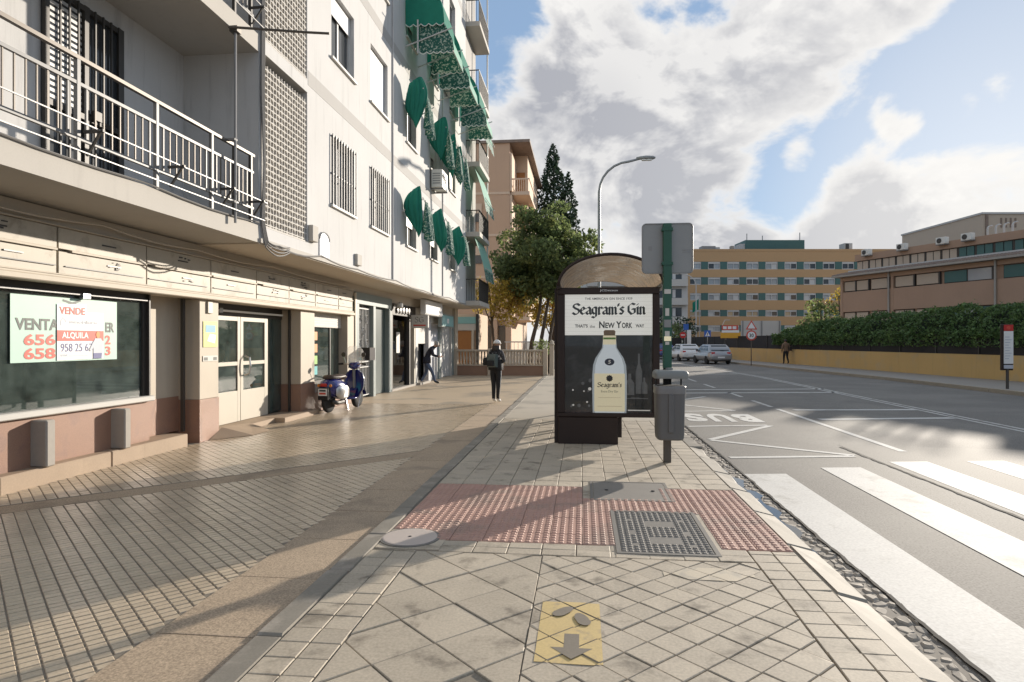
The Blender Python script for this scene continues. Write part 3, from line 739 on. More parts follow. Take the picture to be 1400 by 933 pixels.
FL = [3.15, 6.15, 9.2, 12.25, 15.3, 18.4]
COLS = [(12.57,13.87),(15.0,16.35),(18.15,19.25),(21.05,22.15),(24.2,25.3)]
OPS = []; WIN = []
for k in range(5):
    zb = FL[k]
    OPS.append((9.82,11.42,zb+.27,zb+3.05 if k < 4 else zb+2.9))
    for ci, (a, b) in enumerate(COLS):
        o = (a, b, zb+1.22, zb+2.62 if ci else zb+2.62); OPS.append(o); WIN.append((k, ci, o))
wall_with('wall', 'plaster', UX, 9.63, 27.6, 3.15, 18.4, OPS)
for k in range(1, 5): bx('string_course', 'plaster_grey', bld, UX-.05, UX+.004, 11.45, 27.58, FL[k]+.20, FL[k]+.47)
# body of the block behind the front
m = MB(); m.box(-17, UX-.225, 9.9, 27.6, 3.2, 18.38); m.box(-17, -6.36, -2, 9.9, 3.2, 18.38); m.box(-17, -9.4, -2, 30.5, -.1, 3.19); m.box(-17, UX-.4, 27.6, 30.6, 3.2, 18.38)
ob('building_core', m, 'grey_wall', bld)
bx('roof_edge', 'slab_paint', bld, -17, UX+.15, -2, 30.9, 18.4, 18.6)
# overhang slab over the shops
m = MB(); m.box(-6.4, UX+.0, -2, 9.64, 3.15, 3.42); ob('overhang_slab', m, 'slab_paint', bld)
bx('overhang_soffit', 'soffit_paint', bld, -6.45, UX-.002, 9.64, 30.6, 3.13, 3.19)
bx('drip_edge', 'slab_paint', bld, UX-.02, UX+.035, 9.64, 27.6, 3.15, 3.22)
# balconies
bkx = -6.36
for k in range(0, 3):
    zb = FL[k]
    if k: bx('balcony_slab', 'slab_paint', bld, -6.4, UX, -2, 9.64, zb, zb+.27)
    m = MB(); m.box(bkx, UX, 9.64, 9.80, zb+.27, zb+3.05); ob('balcony_side_wall', m, 'plaster', bld)
    m = MB(); m.box(bkx-.1, bkx+.02, -2, 9.64, zb+.27, zb+3.0); ob('balcony_back_wall', m, 'plaster', bld)
    # glazed door with iron grille
    gd = bx('balcony_door', 'window_dark', bld, bkx+.02, bkx+.05, 6.92, 8.18, zb+.32, zb+2.68)
    fr = MB()
    for a in ((6.9,6.96),(7.5,7.58),(8.12,8.2)): fr.box(bkx+.05, bkx+.10, a[0], a[1], zb+.32, zb+2.70)
    for a in (zb+.32, zb+1.25, zb+2.62): fr.box(bkx+.05, bkx+.099, 6.96, 8.12, a, a+.07)
    ob('frame', fr, 'dark_metal', gd)
    lou = MB()
    for j in range(17): lou.box(bkx+.045, bkx+.055, 6.97, 7.5, zb+1.36+j*.075, zb+1.40+j*.075)
    ob('louvres', lou, 'white_metal', gd)
    for j in range(1, 9):
        if j == 4: continue
        yy = 6.93 + j*.14
        m = MB(); m.box(bkx+.12, bkx+.14, yy, yy+.02, zb+.34, zb+2.68); ob('grille_bar', m, 'dark_metal', gd)
    bx('lock_box', 'dark_metal', gd, bkx+.10, bkx+.16, 7.60, 7.72, zb+1.28, zb+1.40)
    # railing
    rx = UX-.05; rl = bx('railing', 'post_brown', bld, rx-.025, rx+.025, -2, 9.56, zb+1.32, zb+1.36)
    bx('middle_rail', 'rail_grey', rl, rx-.018, rx+.018, -2, 9.54, zb+1.06, zb+1.095)
    bx('bottom_rail', 'rail_grey', rl, rx-.018, rx+.018, -2, 9.54, zb+.50, zb+.535)
    posts = [1.2,2.6,4.2,6.03,7.25,8.41,9.0,9.47]
    for p in posts: bx('railing_post', 'dark_metal' if p > 8.9 else 'rail_grey', rl, rx-.022, rx+.022, p-.022, p+.022, zb+.27, zb+1.32)
    bm_ = MB(); bm_.box(-.007,.007,-.007,.007,0,.525); bme = mesh_of('baluster', bm_, 'post_brown')
    bm_ = MB(); bm_.box(-.011,.011,-.011,.011,0,.525); bmw = mesh_of('baluster', bm_, 'rail_grey')
    for a, b in zip(posts[2:], posts[3:]):
        n = max(3, round((b-a)/.125))
        for j in range(1, n): inst('baluster', bmw if j in (1, n-1) else bme, rl, (rx, a+(b-a)*j/n, zb+.535))
    # flower-box carriers outside the railing
    for j, zz in ((0, zb+.33), (1, zb+.60)): bx('carrier_rod', 'grey_metal', rl, rx+.16+.04*j, rx+.172+.04*j, -2, 9.6, zz, zz+.012)
    for p in (4.6,6.1,7.45,8.6,9.45):
        m = MB(); m.bar((rx+.02,p,zb+.60),(rx+.24,p,zb+.606),.03); m.bar((rx+.21,p,zb+.60),(rx+.03,p+.02,zb+.36),.022); ob('carrier_bracket', m, 'dark_metal', rl)
# pierced lattice beside the balcony: one shared block
LB = .2
def latt():
    m = MB(); n = 4; s_ = LB/n
    # frame strips and small tiles leaving cross-shaped and round holes
    def cell(y0, y1, z0, z1): m.box(-.05, .0, y0, y1, z0, z1)
    t_ = .017
    for k in range(2):
        o = k*LB/2
        m.box(-.05,0,-LB/2+.001,LB/2-.001,-LB/2+o-t_/2+.0245,-LB/2+o+t_/2+.0245)
        m.box(-.049,-.001,-LB/2+o-t_/2+.0245,-LB/2+o+t_/2+.0245,-LB/2+.001,LB/2-.001)
    for a in (-1,1):
        for b in (-1,1):
            y, z_ = a*LB/4+.0, b*LB/4+.0
            if a == b:
                mm = MB(); mm.box(-.045,-.004,-.034,.034,-.034,.034); mm.xf(Matrix.Translation((0,y-.026,z_-.026)) @ Matrix.Rotation(R(45),4,'X')); m.add(mm.v, mm.f)
            else: m.box(-.043,-.005,y-.026-.012,y-.026+.012,z_-.08,z_+.03)
    return mesh_of('lattice_block', m, 'lattice')
lme = latt()
for k in range(0, 3):
    zb = FL[k]; bx('lattice_backing', 'dark_frame', bld, UX-.21, UX-.15, 9.82, 11.42, zb+.28, zb+3.0)
    lp = bx('lattice_panel', 'lattice', bld, UX-.06, UX+.0, 9.822, 11.418, zb+.272, zb+.30)
    for i in range(8):
        for j in range(13):
            z_ = zb+.305+(j+.5)*.2
            if k == 2 and j > 3: continue
            inst('lattice_block', lme, lp, (UX-.012, 9.82+(i+.5)*.2, z_))
# windows
rng2 = random.Random(21)
def window(k, ci, o):
    a, b, c_, d_ = o; X = UX-.14
    fr = MB()
    for y0, y1, z0, z1 in ((a,a+.06,c_,d_),(b-.06,b,c_,d_),(a+.06,b-.06,c_,c_+.06),(a+.06,b-.06,d_-.06,d_)): fr.box(X-.03, X+.03, y0, y1, z0, z1)
    fr.box(X-.025, X+.02, (a+b)/2-.03, (a+b)/2+.03, c_+.06, d_-.06)
    wn = ob('window', fr, 'white_metal', bld)
    for y0, y1 in ((a+.06,(a+b)/2-.03),((a+b)/2+.03,b-.06)): bx('pane', 'window_dark' if (k+ci) % 2 or ci < 2 else 'window_mid', wn, X-.012, X-.006, y0, y1, c_+.06, d_-.06)
    bx('sill', 'white_sill', wn, UX-.2, UX+.06, a-.06, b+.06, c_-.05, c_-.003)
    if (k, ci) == (1, 1): bx('roller_blind', 'blind_white', wn, X+.035, X+.05, a+.03, b-.03, c_+.02, d_-.02)
    elif (k, ci) == (1, 0): bx('roller_blind', 'blind_white', wn, X+.035, X+.05, a+.03, b-.03, d_-.42, d_-.02)
    elif ci > 1 and rng2.random() < .7: bx('roller_blind', 'roller', wn, X+.035, X+.05, a+.03, b-.03, c_+rng2.uniform(.2,.8), d_-.02)
    if k == 0 and ci < 2:
        gr = bx('window_grille', 'rail_grey', bld, UX+.005, UX+.03, a-.03, b+.03, c_+.62, c_+.65)
        for zz in (c_-.0, d_-.02): bx('grille_rail', 'rail_grey', gr, UX+.005, UX+.03, a-.03, b+.03, zz, zz+.025)
        bm_ = MB(); bm_.box(-.011,.011,-.011,.011,0,d_-c_+.06); me_ = mesh_of('grille_bar', bm_, 'rail_grey')
        for j in range(10): inst('grille_bar', me_, gr, (UX+.045, a-.02+(b-a+.04)*j/9, c_-.03))
for k, ci, o in WIN: window(k, ci, o)
for yy in (16.74, 22.9): 
    m = MB(); m.tube([(UX+.022,yy,3.2),(UX+.022,yy,18.3)], .022, 8); ob('downpipe', m, 'plaster', bld, smooth=40)
# meter box, wall plaque, cables
bx('junction_box', 'slab_paint', bld, UX, UX+.09, 11.46, 11.72, 3.46, 3.76, .01)
m = MB(); m.box(UX, UX+.02, 11.95, 12.42, 3.25, 3.58)
m.add([(UX+.02, 12.185+.22*math.cos(math.pi*k/8), 3.58+.14*math.sin(math.pi*k/8)) for k in range(9)], [tuple(range(9))]); pq = ob('wall_plaque', m, 'print_grey', bld)
m = MB(); m.tube([(UX+.025, 12.185+.24*math.cos(math.pi*k/10), 3.58+.15*math.sin(math.pi*k/10)) for k in range(11)], .012, 5); ob('plaque_rim', m, 'grey_metal', pq)
bx('junction_box', 'slab_paint', bld, UX, UX+.07, 13.9, 14.2, 3.3, 3.55, .01)
def cable(pts, r=.012, mat='cable', parent=bld):
    m = MB(); P3 = [Vector(p) for p in pts]; out = []
    for i in range(len(P3)-1):
        a, b = P3[i], P3[i+1]
        for j in range(4):
            t_ = j/4; p = a.lerp(b, t_); p.z -= .05*math.sin(math.pi*t_)*min(1, (b-a).length); out.append(p)
    out.append(P3[-1]); m.tube(out, r, 5); return ob('cable', m, mat, parent)
for k in range(4):
    o = k*.03
    cable([(UX+.03,9.68+o,7.4),(UX+.03,9.66+o,5.6),(UX+.04,9.72+o*.5,4.4),(UX+.03,9.66+o,3.5),(UX+.05,9.75+o,3.1+o),(UX+.06,10.1+o,3.0+o*2),(UX+.05,10.6,3.12+o)], .012)
cable([(UX+.03,10.5,3.14),(UX+.03,12,3.25),(UX+.03,14,3.21),(UX+.03,17,3.24),(UX+.03,20,3.2),(UX+.03,24,3.24),(UX+.03,27.5,3.2)], .018)
cable([(-6.02,3.0,3.05),(-6.02,5.5,3.02),(-6.02,7.5,3.06),(-6.02,9.5,3.03),(-6.02,12,3.05),(-6.02,16,3.02)], .012, 'soffit_paint')
cable([(UX+.02,-1,3.44),(UX+.02,4,3.46),(UX+.02,7,3.44),(UX+.02,9.6,3.46)], .012)
# end bay with stacked balconies
for k in range(5):
    zb = FL[k]
    bx('end_balcony_slab', 'slab_paint', bld, UX-.4, UX+.62, 27.62, 30.5, zb, zb+.2)
    m = MB(); m.box(UX-.35, UX-.05, 27.62, 30.5, zb+.2, zb+3.0); ob('end_balcony_wall', m, 'plaster_grey', bld)
    rl = bx('end_railing', 'dark_metal', bld, UX+.56, UX+.59, 27.66, 30.46, zb+1.12, zb+1.16)
    for p in range(24): bx('baluster', 'dark_metal', rl, UX+.565, UX+.585, 27.68+p*.12, 27.70+p*.12, zb+.2, zb+1.12)
    for p in range(5): bx('baluster', 'dark_metal', rl, UX+.02+p*.11, UX+.035+p*.11, 27.66, 27.68, zb+.2, zb+1.12)
    bx('end_rail', 'dark_metal', rl, UX, UX+.56, 27.655, 27.685, zb+1.12, zb+1.16)
    bx('corner_post', 'white_metal', bld, UX+.5, UX+.56, 30.4, 30.46, zb+.2, zb+3.0)

# ------------------------------------------------------------------ ground floor
bx('lintel', 'soffit_paint', bld, -6.45, -6.12, -2, 16.5, 2.28, 3.14)
bx('lintel', 'soffit_paint', bld, -6.45, -6.12, 16.5, 30.6, 2.82, 3.14)
bx('cornice', 'beige_stone', bld, -6.2, -5.98, -2, 16.45, 2.27, 2.345, .012)
bx('cornice', 'beige_stone', bld, -6.2, -6.02, -2, 16.45, 2.345, 2.37)
js = [.9,2.1,3.3,4.45,5.6,6.83,8.36,9.92,11.4,12.74,14.06,15.45,16.43]
for a, b in zip(js, js[1:]):
    for z0, z1 in ((2.385,2.645),(2.675,2.92)):
        pn = bx('frieze_panel', 'frieze_panel', bld, -6.12, -6.045+rng2.uniform(-.004,.004), a+.012, b-.012, z0, z1, .004)
    bx('frieze_rail', 'beige_stone', bld, -6.12, -6.015, a+.02+rng2.uniform(0,.2), b-.03, 2.648, 2.672)
    bx('frieze_rail', 'dark_frame', bld, -6.12, -6.03, a+rng2.uniform(0,.1), b-rng2.uniform(0,.15), 2.47, 2.482)
    # remains of old letter fixings
    for zc in (2.56, 2.81):
        cy = a+(b-a)*rng2.uniform(.35,.6); p0 = bx('old_fixing', 'dark_frame' if zc > 2.7 else 'grey_metal', bld, -6.05, -6.034, cy-.12, cy+.12, zc-.008, zc+.008)
        if rng2.random() < .35: continue
        for j in range(rng2.randint(2, 7)):
            yy = cy+rng2.uniform(-.16,.14); zz = zc+rng2.choice((-1,1))*rng2.uniform(.015,.05); bx('fixing_stub', 'dark_metal', p0, -6.05, -6.032, yy, yy+rng2.uniform(.02,.08), zz, zz+rng2.uniform(.006,.02))
for zz in (2.37, 2.925): bx('frieze_rail', 'beige_stone', bld, -6.12, -6.01, .9, 16.44, zz, zz+.013)
# plinth, sill and step under the show window
bx('plinth', 'granite', bld, -6.5, -6.22, -2, 8.66, .17, .74)
bx('window_sill', 'white_sill', bld, -6.5, -6.14, -2, 8.68, .74, .815, .012)
for i in range(7): bx('step_stone', 'tan_stone', bld, -6.5, -6.06, -2+i*1.62, -2+(i+1)*1.62-.012, -.06, .17, .012)
for y0, y1 in ((6.65,6.78),(7.90,8.02)): bx('plinth_post', 'concrete', bld, -6.25, -6.02, y0, y1, .171, .70, .015)
# show window with dark room behind
sw = bx('show_window', 'dark_frame', bld, -6.32, -6.24, -2, 8.66, 2.16, 2.28)
for y0, y1 in ((8.56,8.66),(4.9,4.96)): bx('mullion', 'dark_frame', sw, -6.31, -6.25, y0, y1, .815, 2.16)
bx('pane', 'shop_glass', sw, -6.285, -6.275, -2, 4.9, .815, 2.16); bx('pane', 'shop_glass', sw, -6.285, -6.275, 4.96, 8.56, .815, 2.16)
bx('roller_bar', 'grey_metal', sw, -6.235, -6.20, 5.0, 8.6, 2.17, 2.19); bx('lock', 'chrome', sw, -6.235, -6.18, 7.38, 7.50, 2.13, 2.20)
m = MB()
m.quad((-9.3,-2,-.02),(-9.3,10.5,-.02),(-9.3,10.5,3.1),(-9.3,-2,3.1)); m.quad((-9.3,10.5,-.02),(-6.5,10.5,-.02),(-6.5,10.5,3.1),(-9.3,10.5,3.1)); m.quad((-9.3,-2,-.02),(-6.45,-2,-.02),(-6.45,-2,3.1),(-9.3,-2,3.1)); m.quad((-9.3,-2,2.9),(-6.45,-2,2.9),(-6.45,10.5,2.9),(-9.3,10.5,2.9))
ob('shop_room', m, 'shop_inside', bld); m = MB(); m.quad((-9.3,-2,.2),(-6.5,-2,.2),(-6.5,10.5,.2),(-9.3,10.5,.2)); ob('shop_floor', m, 'shop_floor', bld)
bx('room_column', 'shop_inside', bld, -8.0, -7.6, 7.2, 7.6, .2, 2.9); bx('room_counter', 'cream_frame', bld, -8.6, -7.9, 4.2, 6.2, .2, 1.1); bx('room_partition', 'beige_stone', bld, -7.4, -6.5, 8.75, 8.85, .2, 2.9)
bx('niche_back', 'beige_stone', bld, -6.5, -6.44, 8.66, 9.66, .72, 2.28); bx('niche_base', 'granite', bld, -6.5, -6.435, 8.66, 9.66, .17, .72)
bx('niche_side', 'dark_frame', bld, -6.44, -6.2, 8.63, 8.66, .815, 2.27); bx('gutter_post', 'dark_frame', bld, -6.3, -6.25, 9.5, 9.55, .17, 2.27)
def pillar(y0, y1, zt=2.27):
    p = bx('pillar', 'beige_stone', bld, -6.6, GX, y0, y1, .66, zt, .008); bx('pillar_base', 'granite', p, -6.6, GX+.006, y0-.004, y1+.004, -.05, .66); return p
pillar(9.66, 10.2); pillar(13.36, 14.09); pillar(16.15, 16.75, 2.27)
bx('pillar_edge', 'cream_frame', bld, GX, GX+.03, 16.66, 16.76, 0, 2.9)
# recessed double door
dr = bx('shop_door', 'dark_frame', bld, -6.56, -6.50, 10.2, 13.36, 2.06, 2.28)
bx('door_floor', 'tan_stone', bld, -7.2, -6.08, 10.2, 13.36, -.05, .07, .01); bx('tube_light', 'tube_lamp', dr, -6.44, -6.40, 10.4, 13.2, 2.13, 2.165); bx('lamp_cap', 'chrome', dr, -6.46, -6.38, 10.75, 10.85, 2.11, 2.19)
for y0, y1 in ((10.62,11.64),(11.66,12.68)):
    lf = bx('door_leaf', 'cream_frame', dr, -6.55, -6.50, y0, y0+.09, .08, 2.06)
    bx('stile', 'cream_frame', lf, -6.55, -6.50, y1-.09, y1, .08, 2.06)
    for z0, z1 in ((.08,.66),(1.14,1.21),(1.98,2.06)): bx('rail', 'cream_frame', lf, -6.548, -6.502, y0+.09, y1-.09, z0, z1)
    bx('pane', 'shop_glass', lf, -6.53, -6.52, y0+.09, y1-.09, .66, 1.14); bx('pane', 'shop_glass', lf, -6.53, -6.52, y0+.09, y1-.09, 1.21, 1.98)
m = MB(); m.tube([(-6.49,11.78,1.32),(-6.40,11.80,1.28),(-6.38,11.80,1.12),(-6.40,11.80,.98),(-6.49,11.78,.94)], .018, 6); ob('pull_handle', m, 'chrome', dr)
bx('side_pane', 'shop_glass', dr, -6.53, -6.52, 12.72, 13.36, .1, 2.06); bx('side_frame', 'cream_frame', dr, -6.55, -6.5, 12.68, 12.72, .08, 2.06)
m = MB(); m.quad((-8.2,10.21,.07),(-8.2,13.35,.07),(-8.2,13.35,2.3),(-8.2,10.21,2.3)); m.quad((-8.2,13.35,.07),(-6.6,13.35,.07),(-6.6,13.35,2.3),(-8.2,13.35,2.3)); m.quad((-8.2,10.51,.07),(-6.6,10.51,.07),(-6.6,10.51,2.3),(-8.2,10.51,2.3)); m.quad((-8.2,10.2,2.3),(-6.5,10.2,2.3),(-6.5,13.36,2.3),(-8.2,13.36,2.3)); m.quad((-8.2,10.2,.072),(-6.56,10.2,.072),(-6.56,13.36,.072),(-8.2,13.36,.072)); ob('lobby', m, 'shop_inside', bld)
for j, zz in enumerate((.35,.75,1.15,1.55)): bx('shelf', 'cream_frame', bld, -7.2, -6.7, 12.75, 13.33, zz, zz+.03)
bx('shelf_box', 'paper', bld, -7.0, -6.75, 12.85, 13.1, .38, .6); bx('shelf_box', 'poster_yellow', bld, -6.95, -6.75, 13.12, 13.3, .38, .55)
bx('recess_post', 'dark_frame', bld, -6.34, -6.30, 13.30, 13.357, .07, 2.27)
m = MB(); m.add([(-6.06,9.9,-.015),(-5.62,10.5,-.015),(-5.62,11.1,-.015),(-6.06,11.6,-.015),(-6.08,10.3,.14),(-6.08,11.2,.10)], [(0,1,4),(1,2,5,4),(2,3,5),(0,4,5,3)]); ob('door_ramp', m, 'tan_stone', bld)
bx('door_step', 'tan_stone', bld, -6.3, -5.88, 12.2, 13.9, -.06, .075, .01)
# small window with shutter half down
wn = bx('small_window', 'dark_frame', bld, -6.36, -6.30, 14.09, 16.15, .60, .66)
bx('roller_shutter', 'roller', wn, -6.28, -6.25, 14.1, 16.14, 1.93, 2.27)
for j in range(5): bx('slat', 'white_sill', wn, -6.25, -6.243, 14.11, 16.13, 1.94+j*.066, 1.99+j*.066)
bx('pane', 'shop_glass', wn, -6.325, -6.315, 14.09, 16.15, .66, 2.2); bx('mullion', 'dark_frame', wn, -6.34, -6.29, 15.5, 15.55, .66, 1.93)
bx('under_window', 'beige_stone', bld, -6.4, -6.14, 14.09, 16.15, .66-.25, .60); bx('under_window_base', 'granite', bld, -6.4, -6.13, 14.09, 16.15, -.05, .41)
bx('window_inside', 'beige_stone', bld, -7.2, -7.1, 14.0, 16.3, 0, 2.4); bx('window_inside', 'beige_stone', bld, -7.1, -6.4, 15.9, 15.98, .4, 2.3)
for j, (c_, zz) in enumerate((('sticker_orange',1.62),('sticker_orange',1.33),('sticker_green',1.05),('sticker_teal',.80))): bx('window_sticker', c_, wn, -6.312, -6.309, 14.16, 14.78, zz, zz+.20)
# grey-green street door with ironwork
gdoor = bx('street_door', 'green_grey', bld, -6.3, -6.06, 16.76, 20.0, 2.62, 2.93)
for y0, y1 in ((16.78,17.0),(18.22,18.42),(19.7,20.0)): bx('jamb', 'green_grey', gdoor, -6.28, -6.07, y0, y1, -.03, 2.62)
bx('dark_panel', 'dark_green_panel', gdoor, -6.25, -6.20, 18.42, 19.7, .0, 2.62); bx('door_glass', 'window_dark', gdoor, -6.26, -6.22, 17.0, 18.22, .0, 2.62)
for j in range(10): bx('iron_bar', 'white_metal', gdoor, -6.19, -6.175, 17.05+j*.125, 17.065+j*.125, .05, 2.55)
for zz in (.05,.85,1.0,2.5): bx('iron_rail', 'white_metal', gdoor, -6.192, -6.172, 17.0, 18.22, zz, zz+.03)
for (yy, zz) in ((17.3,2.2),(17.9,2.2),(17.3,1.5),(17.9,1.5),(17.6,1.85)):
    m = MB(); m.tube([(-6.165, yy+.16*(1-t_/26)*math.cos(t_*.5), zz+.16*(1-t_/26)*math.sin(t_*.5)) for t_ in range(24)], .012, 4); ob('iron_scroll', m, 'white_metal', gdoor)
bx('notice', 'paper', gdoor, -6.19, -6.18, 18.55, 18.75, 1.2, 1.75)
# black entrance
bd_ = bx('bar_entrance', 'dark_frame', bld, -6.3, -6.08, 20.0, 23.0, 2.45, 2.82); bx('dark_opening', 'black', bd_, -7.2, -7.15, 20.0, 23.0, 0, 2.5)
for y0, y1 in ((20.0,20.2),(22.2,22.32),(22.85,23.0)): bx('jamb', 'dark_metal' if y0 != 22.85 else 'cream_frame', bd_, -6.28, -6.09, y0, y1, -.03, 2.45)
bx('door_glass', 'clear_glass', bd_, -6.2, -6.19, 20.2, 22.2, .02, 2.3); bx('sticker', 'paper', bd_, -6.185, -6.18, 20.9, 21.3, 1.2, 1.9); bx('sill', 'concrete', bd_, -6.3, -6.05, 20.0, 23.0, -.05, .05)
for j in range(5):
    m = MB(); m.lathe([(.02,0),(.11,.02),(.11,.05),(.02,.06)], 10, (-6.07,20.6+j*.34,2.62), 'x'); ob('metal_letter', m, 'chrome', bd_)
m = MB(); m.lathe([(.02,-.12),(.12,-.06),(.12,.06),(.02,.12)], 10, (-5.9,20.3,2.75)); ob('wall_lamp', m, 'white_metal', bd_); bx('lamp_arm', 'white_metal', bd_, -6.08, -5.9, 20.28, 20.32, 2.73, 2.77)
# white shops at the far end
ws = bx('white_shop', 'white_sill', bld, -6.3, -6.07, 23.0, 29.9, 2.3, 2.82)
for y0, y1, c_ in ((23.0,23.35,'white_sill'),(25.0,25.35,'grey_wall'),(27.0,27.3,'green_grey'),(29.4,29.9,'white_sill')): bx('shop_pillar', c_, ws, -6.28, -6.08, y0, y1, -.03, 2.3)
bx('shutter', 'roller', ws, -6.26, -6.2, 23.35, 25.0, 1.5, 2.3); bx('shop_opening', 'window_dark', ws, -6.5, -6.4, 23.35, 25.0, 0, 1.5); bx('inner_post', 'wood_door', ws, -6.45, -6.38, 23.7, 23.9, 0, 1.5)
bx('shop_panel', 'print_grey', ws, -6.25, -6.18, 25.35, 27.0, .0, 2.3); bx('shop_panel', 'grey_block', ws, -6.25, -6.18, 27.3, 29.4, .0, 2.3)
for j in range(12): bx('shutter_slat', 'white_sill', ws, -6.2, -6.19, 23.36, 24.99, 1.52+j*.064, 1.57+j*.064)
for y0 in (25.5,26.1,26.6): bx('panel_post', 'white_metal', ws, -6.18, -6.1, y0, y0+.06, 0, .95)
bx('step_stone', 'concrete', ws, -6.4, -5.92, 23.1, 24.6, -.05, .06)
m = MB(); m.box(-17, -6.0, 29.9, 30.6, -.1, 3.14); ob('end_wall', m, 'beige_stone', bld)
bx('grey_post', 'green_grey', bld, -6.2, -6.05, 29.6, 29.9, 0, 2.8)

# ------------------------------------------------------------------ shop-window boards
fr = put((-6.262, 6.43, 1.355), (0,1,0), (0,0,1))
sg = thing('sale_board', 'pale green sale board with black and red lettering in the show window', 'sign', (-6.262,7.24,1.355))
frect('board', 0, 1.63, 0, .77, 'mint_board', sg, fr, .002)
text('lettering', 'VENTA', 'print_dark', sg, fr, .06, .37, .60, .135, .03, .005); text('lettering', 'ER', 'print_dark', sg, fr, 1.42, .36, .155, .13, .03, .005)
text('lettering', '656', 'red_soft', sg, fr, .17, .195, .44, .13, .03, .005); text('lettering', '658', 'red_soft', sg, fr, .17, .035, .44, .13, .03, .005)
text('lettering', '2', 'red_soft', sg, fr, 1.41, .20, .10, .12, .03, .005); text('lettering', '3', 'red_soft', sg, fr, 1.41, .055, .10, .12, .03, .005)
for k, (a, b) in enumerate((((.70,.66),(1.0,.75)),((.72,.74),(1.02,.68)))):
    dx, dy = b[0]-a[0], b[1]-a[1]; L = math.hypot(dx, dy); nx, ny = -dy/L*.012, dx/L*.012
    flat('tape_mark', [(a[0]+nx,a[1]+ny),(a[0]-nx,a[1]-ny),(b[0]-nx,b[1]-ny),(b[0]+nx,b[1]+ny)], 'print_dark', sg, fr, .004+k*.001)
s2 = thing('letting_board', 'white letting board with red band stuck over the pale green sale board', 'sign', (-6.25,7.42,1.36))
f2 = put((-6.252, 7.055, 1.365), (0,1,0), (0,0,1))
flat('board', [(0,0),(.75,.01),(.75,.60),(.46,.60),(.46,.70),(0,.68)], 'print_white', s2, f2, .0)
text('lettering', 'VENDE', 'red_soft', s2, f2, .035, .56, .40, .09, .02, .003); frect('red_band', 0, .75, .235, .365, 'red_soft', s2, f2, .002)
text('lettering', 'ALQUILA', 'print_white', s2, f2, .07, .255, .42, .09, .03, .004); text('lettering', '958 25 67 40', 'print_navy', s2, f2, .055, .105, .66, .10, .0, .003)
flat('house_outline', [(.05,.42),(.05,.48),(.09,.53),(.14,.48),(.14,.46),(.09,.505),(.065,.475),(.065,.42)], 'print_grey', s2, f2, .002)
text('lettering', 'inmobiliaria', 'print_grey', s2, f2, .19, .45, .45, .045, 0, .003); text('lettering', 'www.', 'print_grey', s2, f2, .05, .045, .12, .03, 0, .003); frect('web_line', .18, .48, .045, .06, 'print_grey', s2, f2, .002)
flat('figure_shirt', [(.57,.08),(.72,.08),(.74,.22),(.70,.27),(.60,.27),(.55,.20),(.50,.12),(.53,.10),(.57,.15)], 'print_grey', s2, f2, .006); flat('figure_trousers', [(.57,.01),(.71,.01),(.72,.08),(.57,.08)], 'print_navy', s2, f2, .006)
flat('figure_head', [(.65+.035*math.cos(k*.6), .315+.045*math.sin(k*.6)) for k in range(10)], 'sticker_orange', s2, f2, .006)
f3 = put((GX+.004, 9.73, 0), (0,1,0), (0,0,1))
po = thing('wall_poster', 'yellow and blue poster on the pillar beside the cream door', 'poster', (GX,9.95,1.5))
frect('sheet', .02, .42, 1.50, 1.92, 'poster_yellow', po, f3, .006); frect('picture', .08, .36, 1.74, 1.86, 'poster_blue', po, f3, .008); flat('picture', [(.12,1.60),(.34,1.56),(.38,1.70),(.2,1.72)], 'print_white', po, f3, .008); text('lettering', 'FESTIVAL', 'print_dark', po, f3, .1, 1.69, .24, .035, 0, .01) if False else None
no = thing('wall_notice', 'small grey notice strip below the yellow poster', 'notice', (GX,9.9,1.25)); frect('sheet', .01, .43, 1.27, 1.36, 'paper', no, f3, .006)
for x_ in (.04,.30): frect('print_block', x_, x_+.1, 1.285, 1.335, 'print_dark', no, f3, .008)
bx('switch_box', 'cream_frame', bld, GX, GX+.03, 9.85, 9.99, 2.05, 2.24, .006)
# projecting signs
def hang_sign(name, label, y, x0, x1, z0, z1, mat, edge='white_metal'):
    t = thing(name, label, 'sign', (x0, y, z0)); bx('panel', mat, t, x0, x1, y, y+.12, z0, z1, .01); bx('frame', edge, t, x0-.01, x1+.01, y+.125, y+.135, z0-.01, z1+.01)
    bx('bracket', 'dark_metal', t, -6.1, x0, y+.04, y+.07, (z0+z1)/2, (z0+z1)/2+.04); return t
t1 = thing('shop_sign', 'blank white box sign parallel to the front over the far shops', 'sign', (-5.7,24,2.56)); bx('panel', 'blind_white', t1, -5.62, -5.60, 22.66, 25.34, 2.60, 3.06); bx('case', 'white_metal', t1, -5.80, -5.62, 22.6, 25.4, 2.56, 3.10, .01); bx('bracket', 'dark_metal', t1, -6.1, -5.8, 23.9, 24.0, 2.8, 2.85)
t2 = hang_sign('shop_sign', 'small beige sign with dark monogram under the white box sign', 21.9, -5.95, -5.35, 2.06, 2.50, 'paper')
f4 = put((-5.95, 21.9, 2.06), (1,0,0), (0,0,1)); m = pen_mb('S', .13, .2, .12); m.xf(f4 @ Matrix.Translation((.13,.18,.002))); ob('monogram', m, 'ink', t2); m = pen_mb('G', .16, .2, .12); m.xf(f4 @ Matrix.Translation((.28,.18,.002))); ob('monogram', m, 'ink', t2); frect('red_line', .08, .52, .06, .11, 'red_soft', t2, f4, .002)
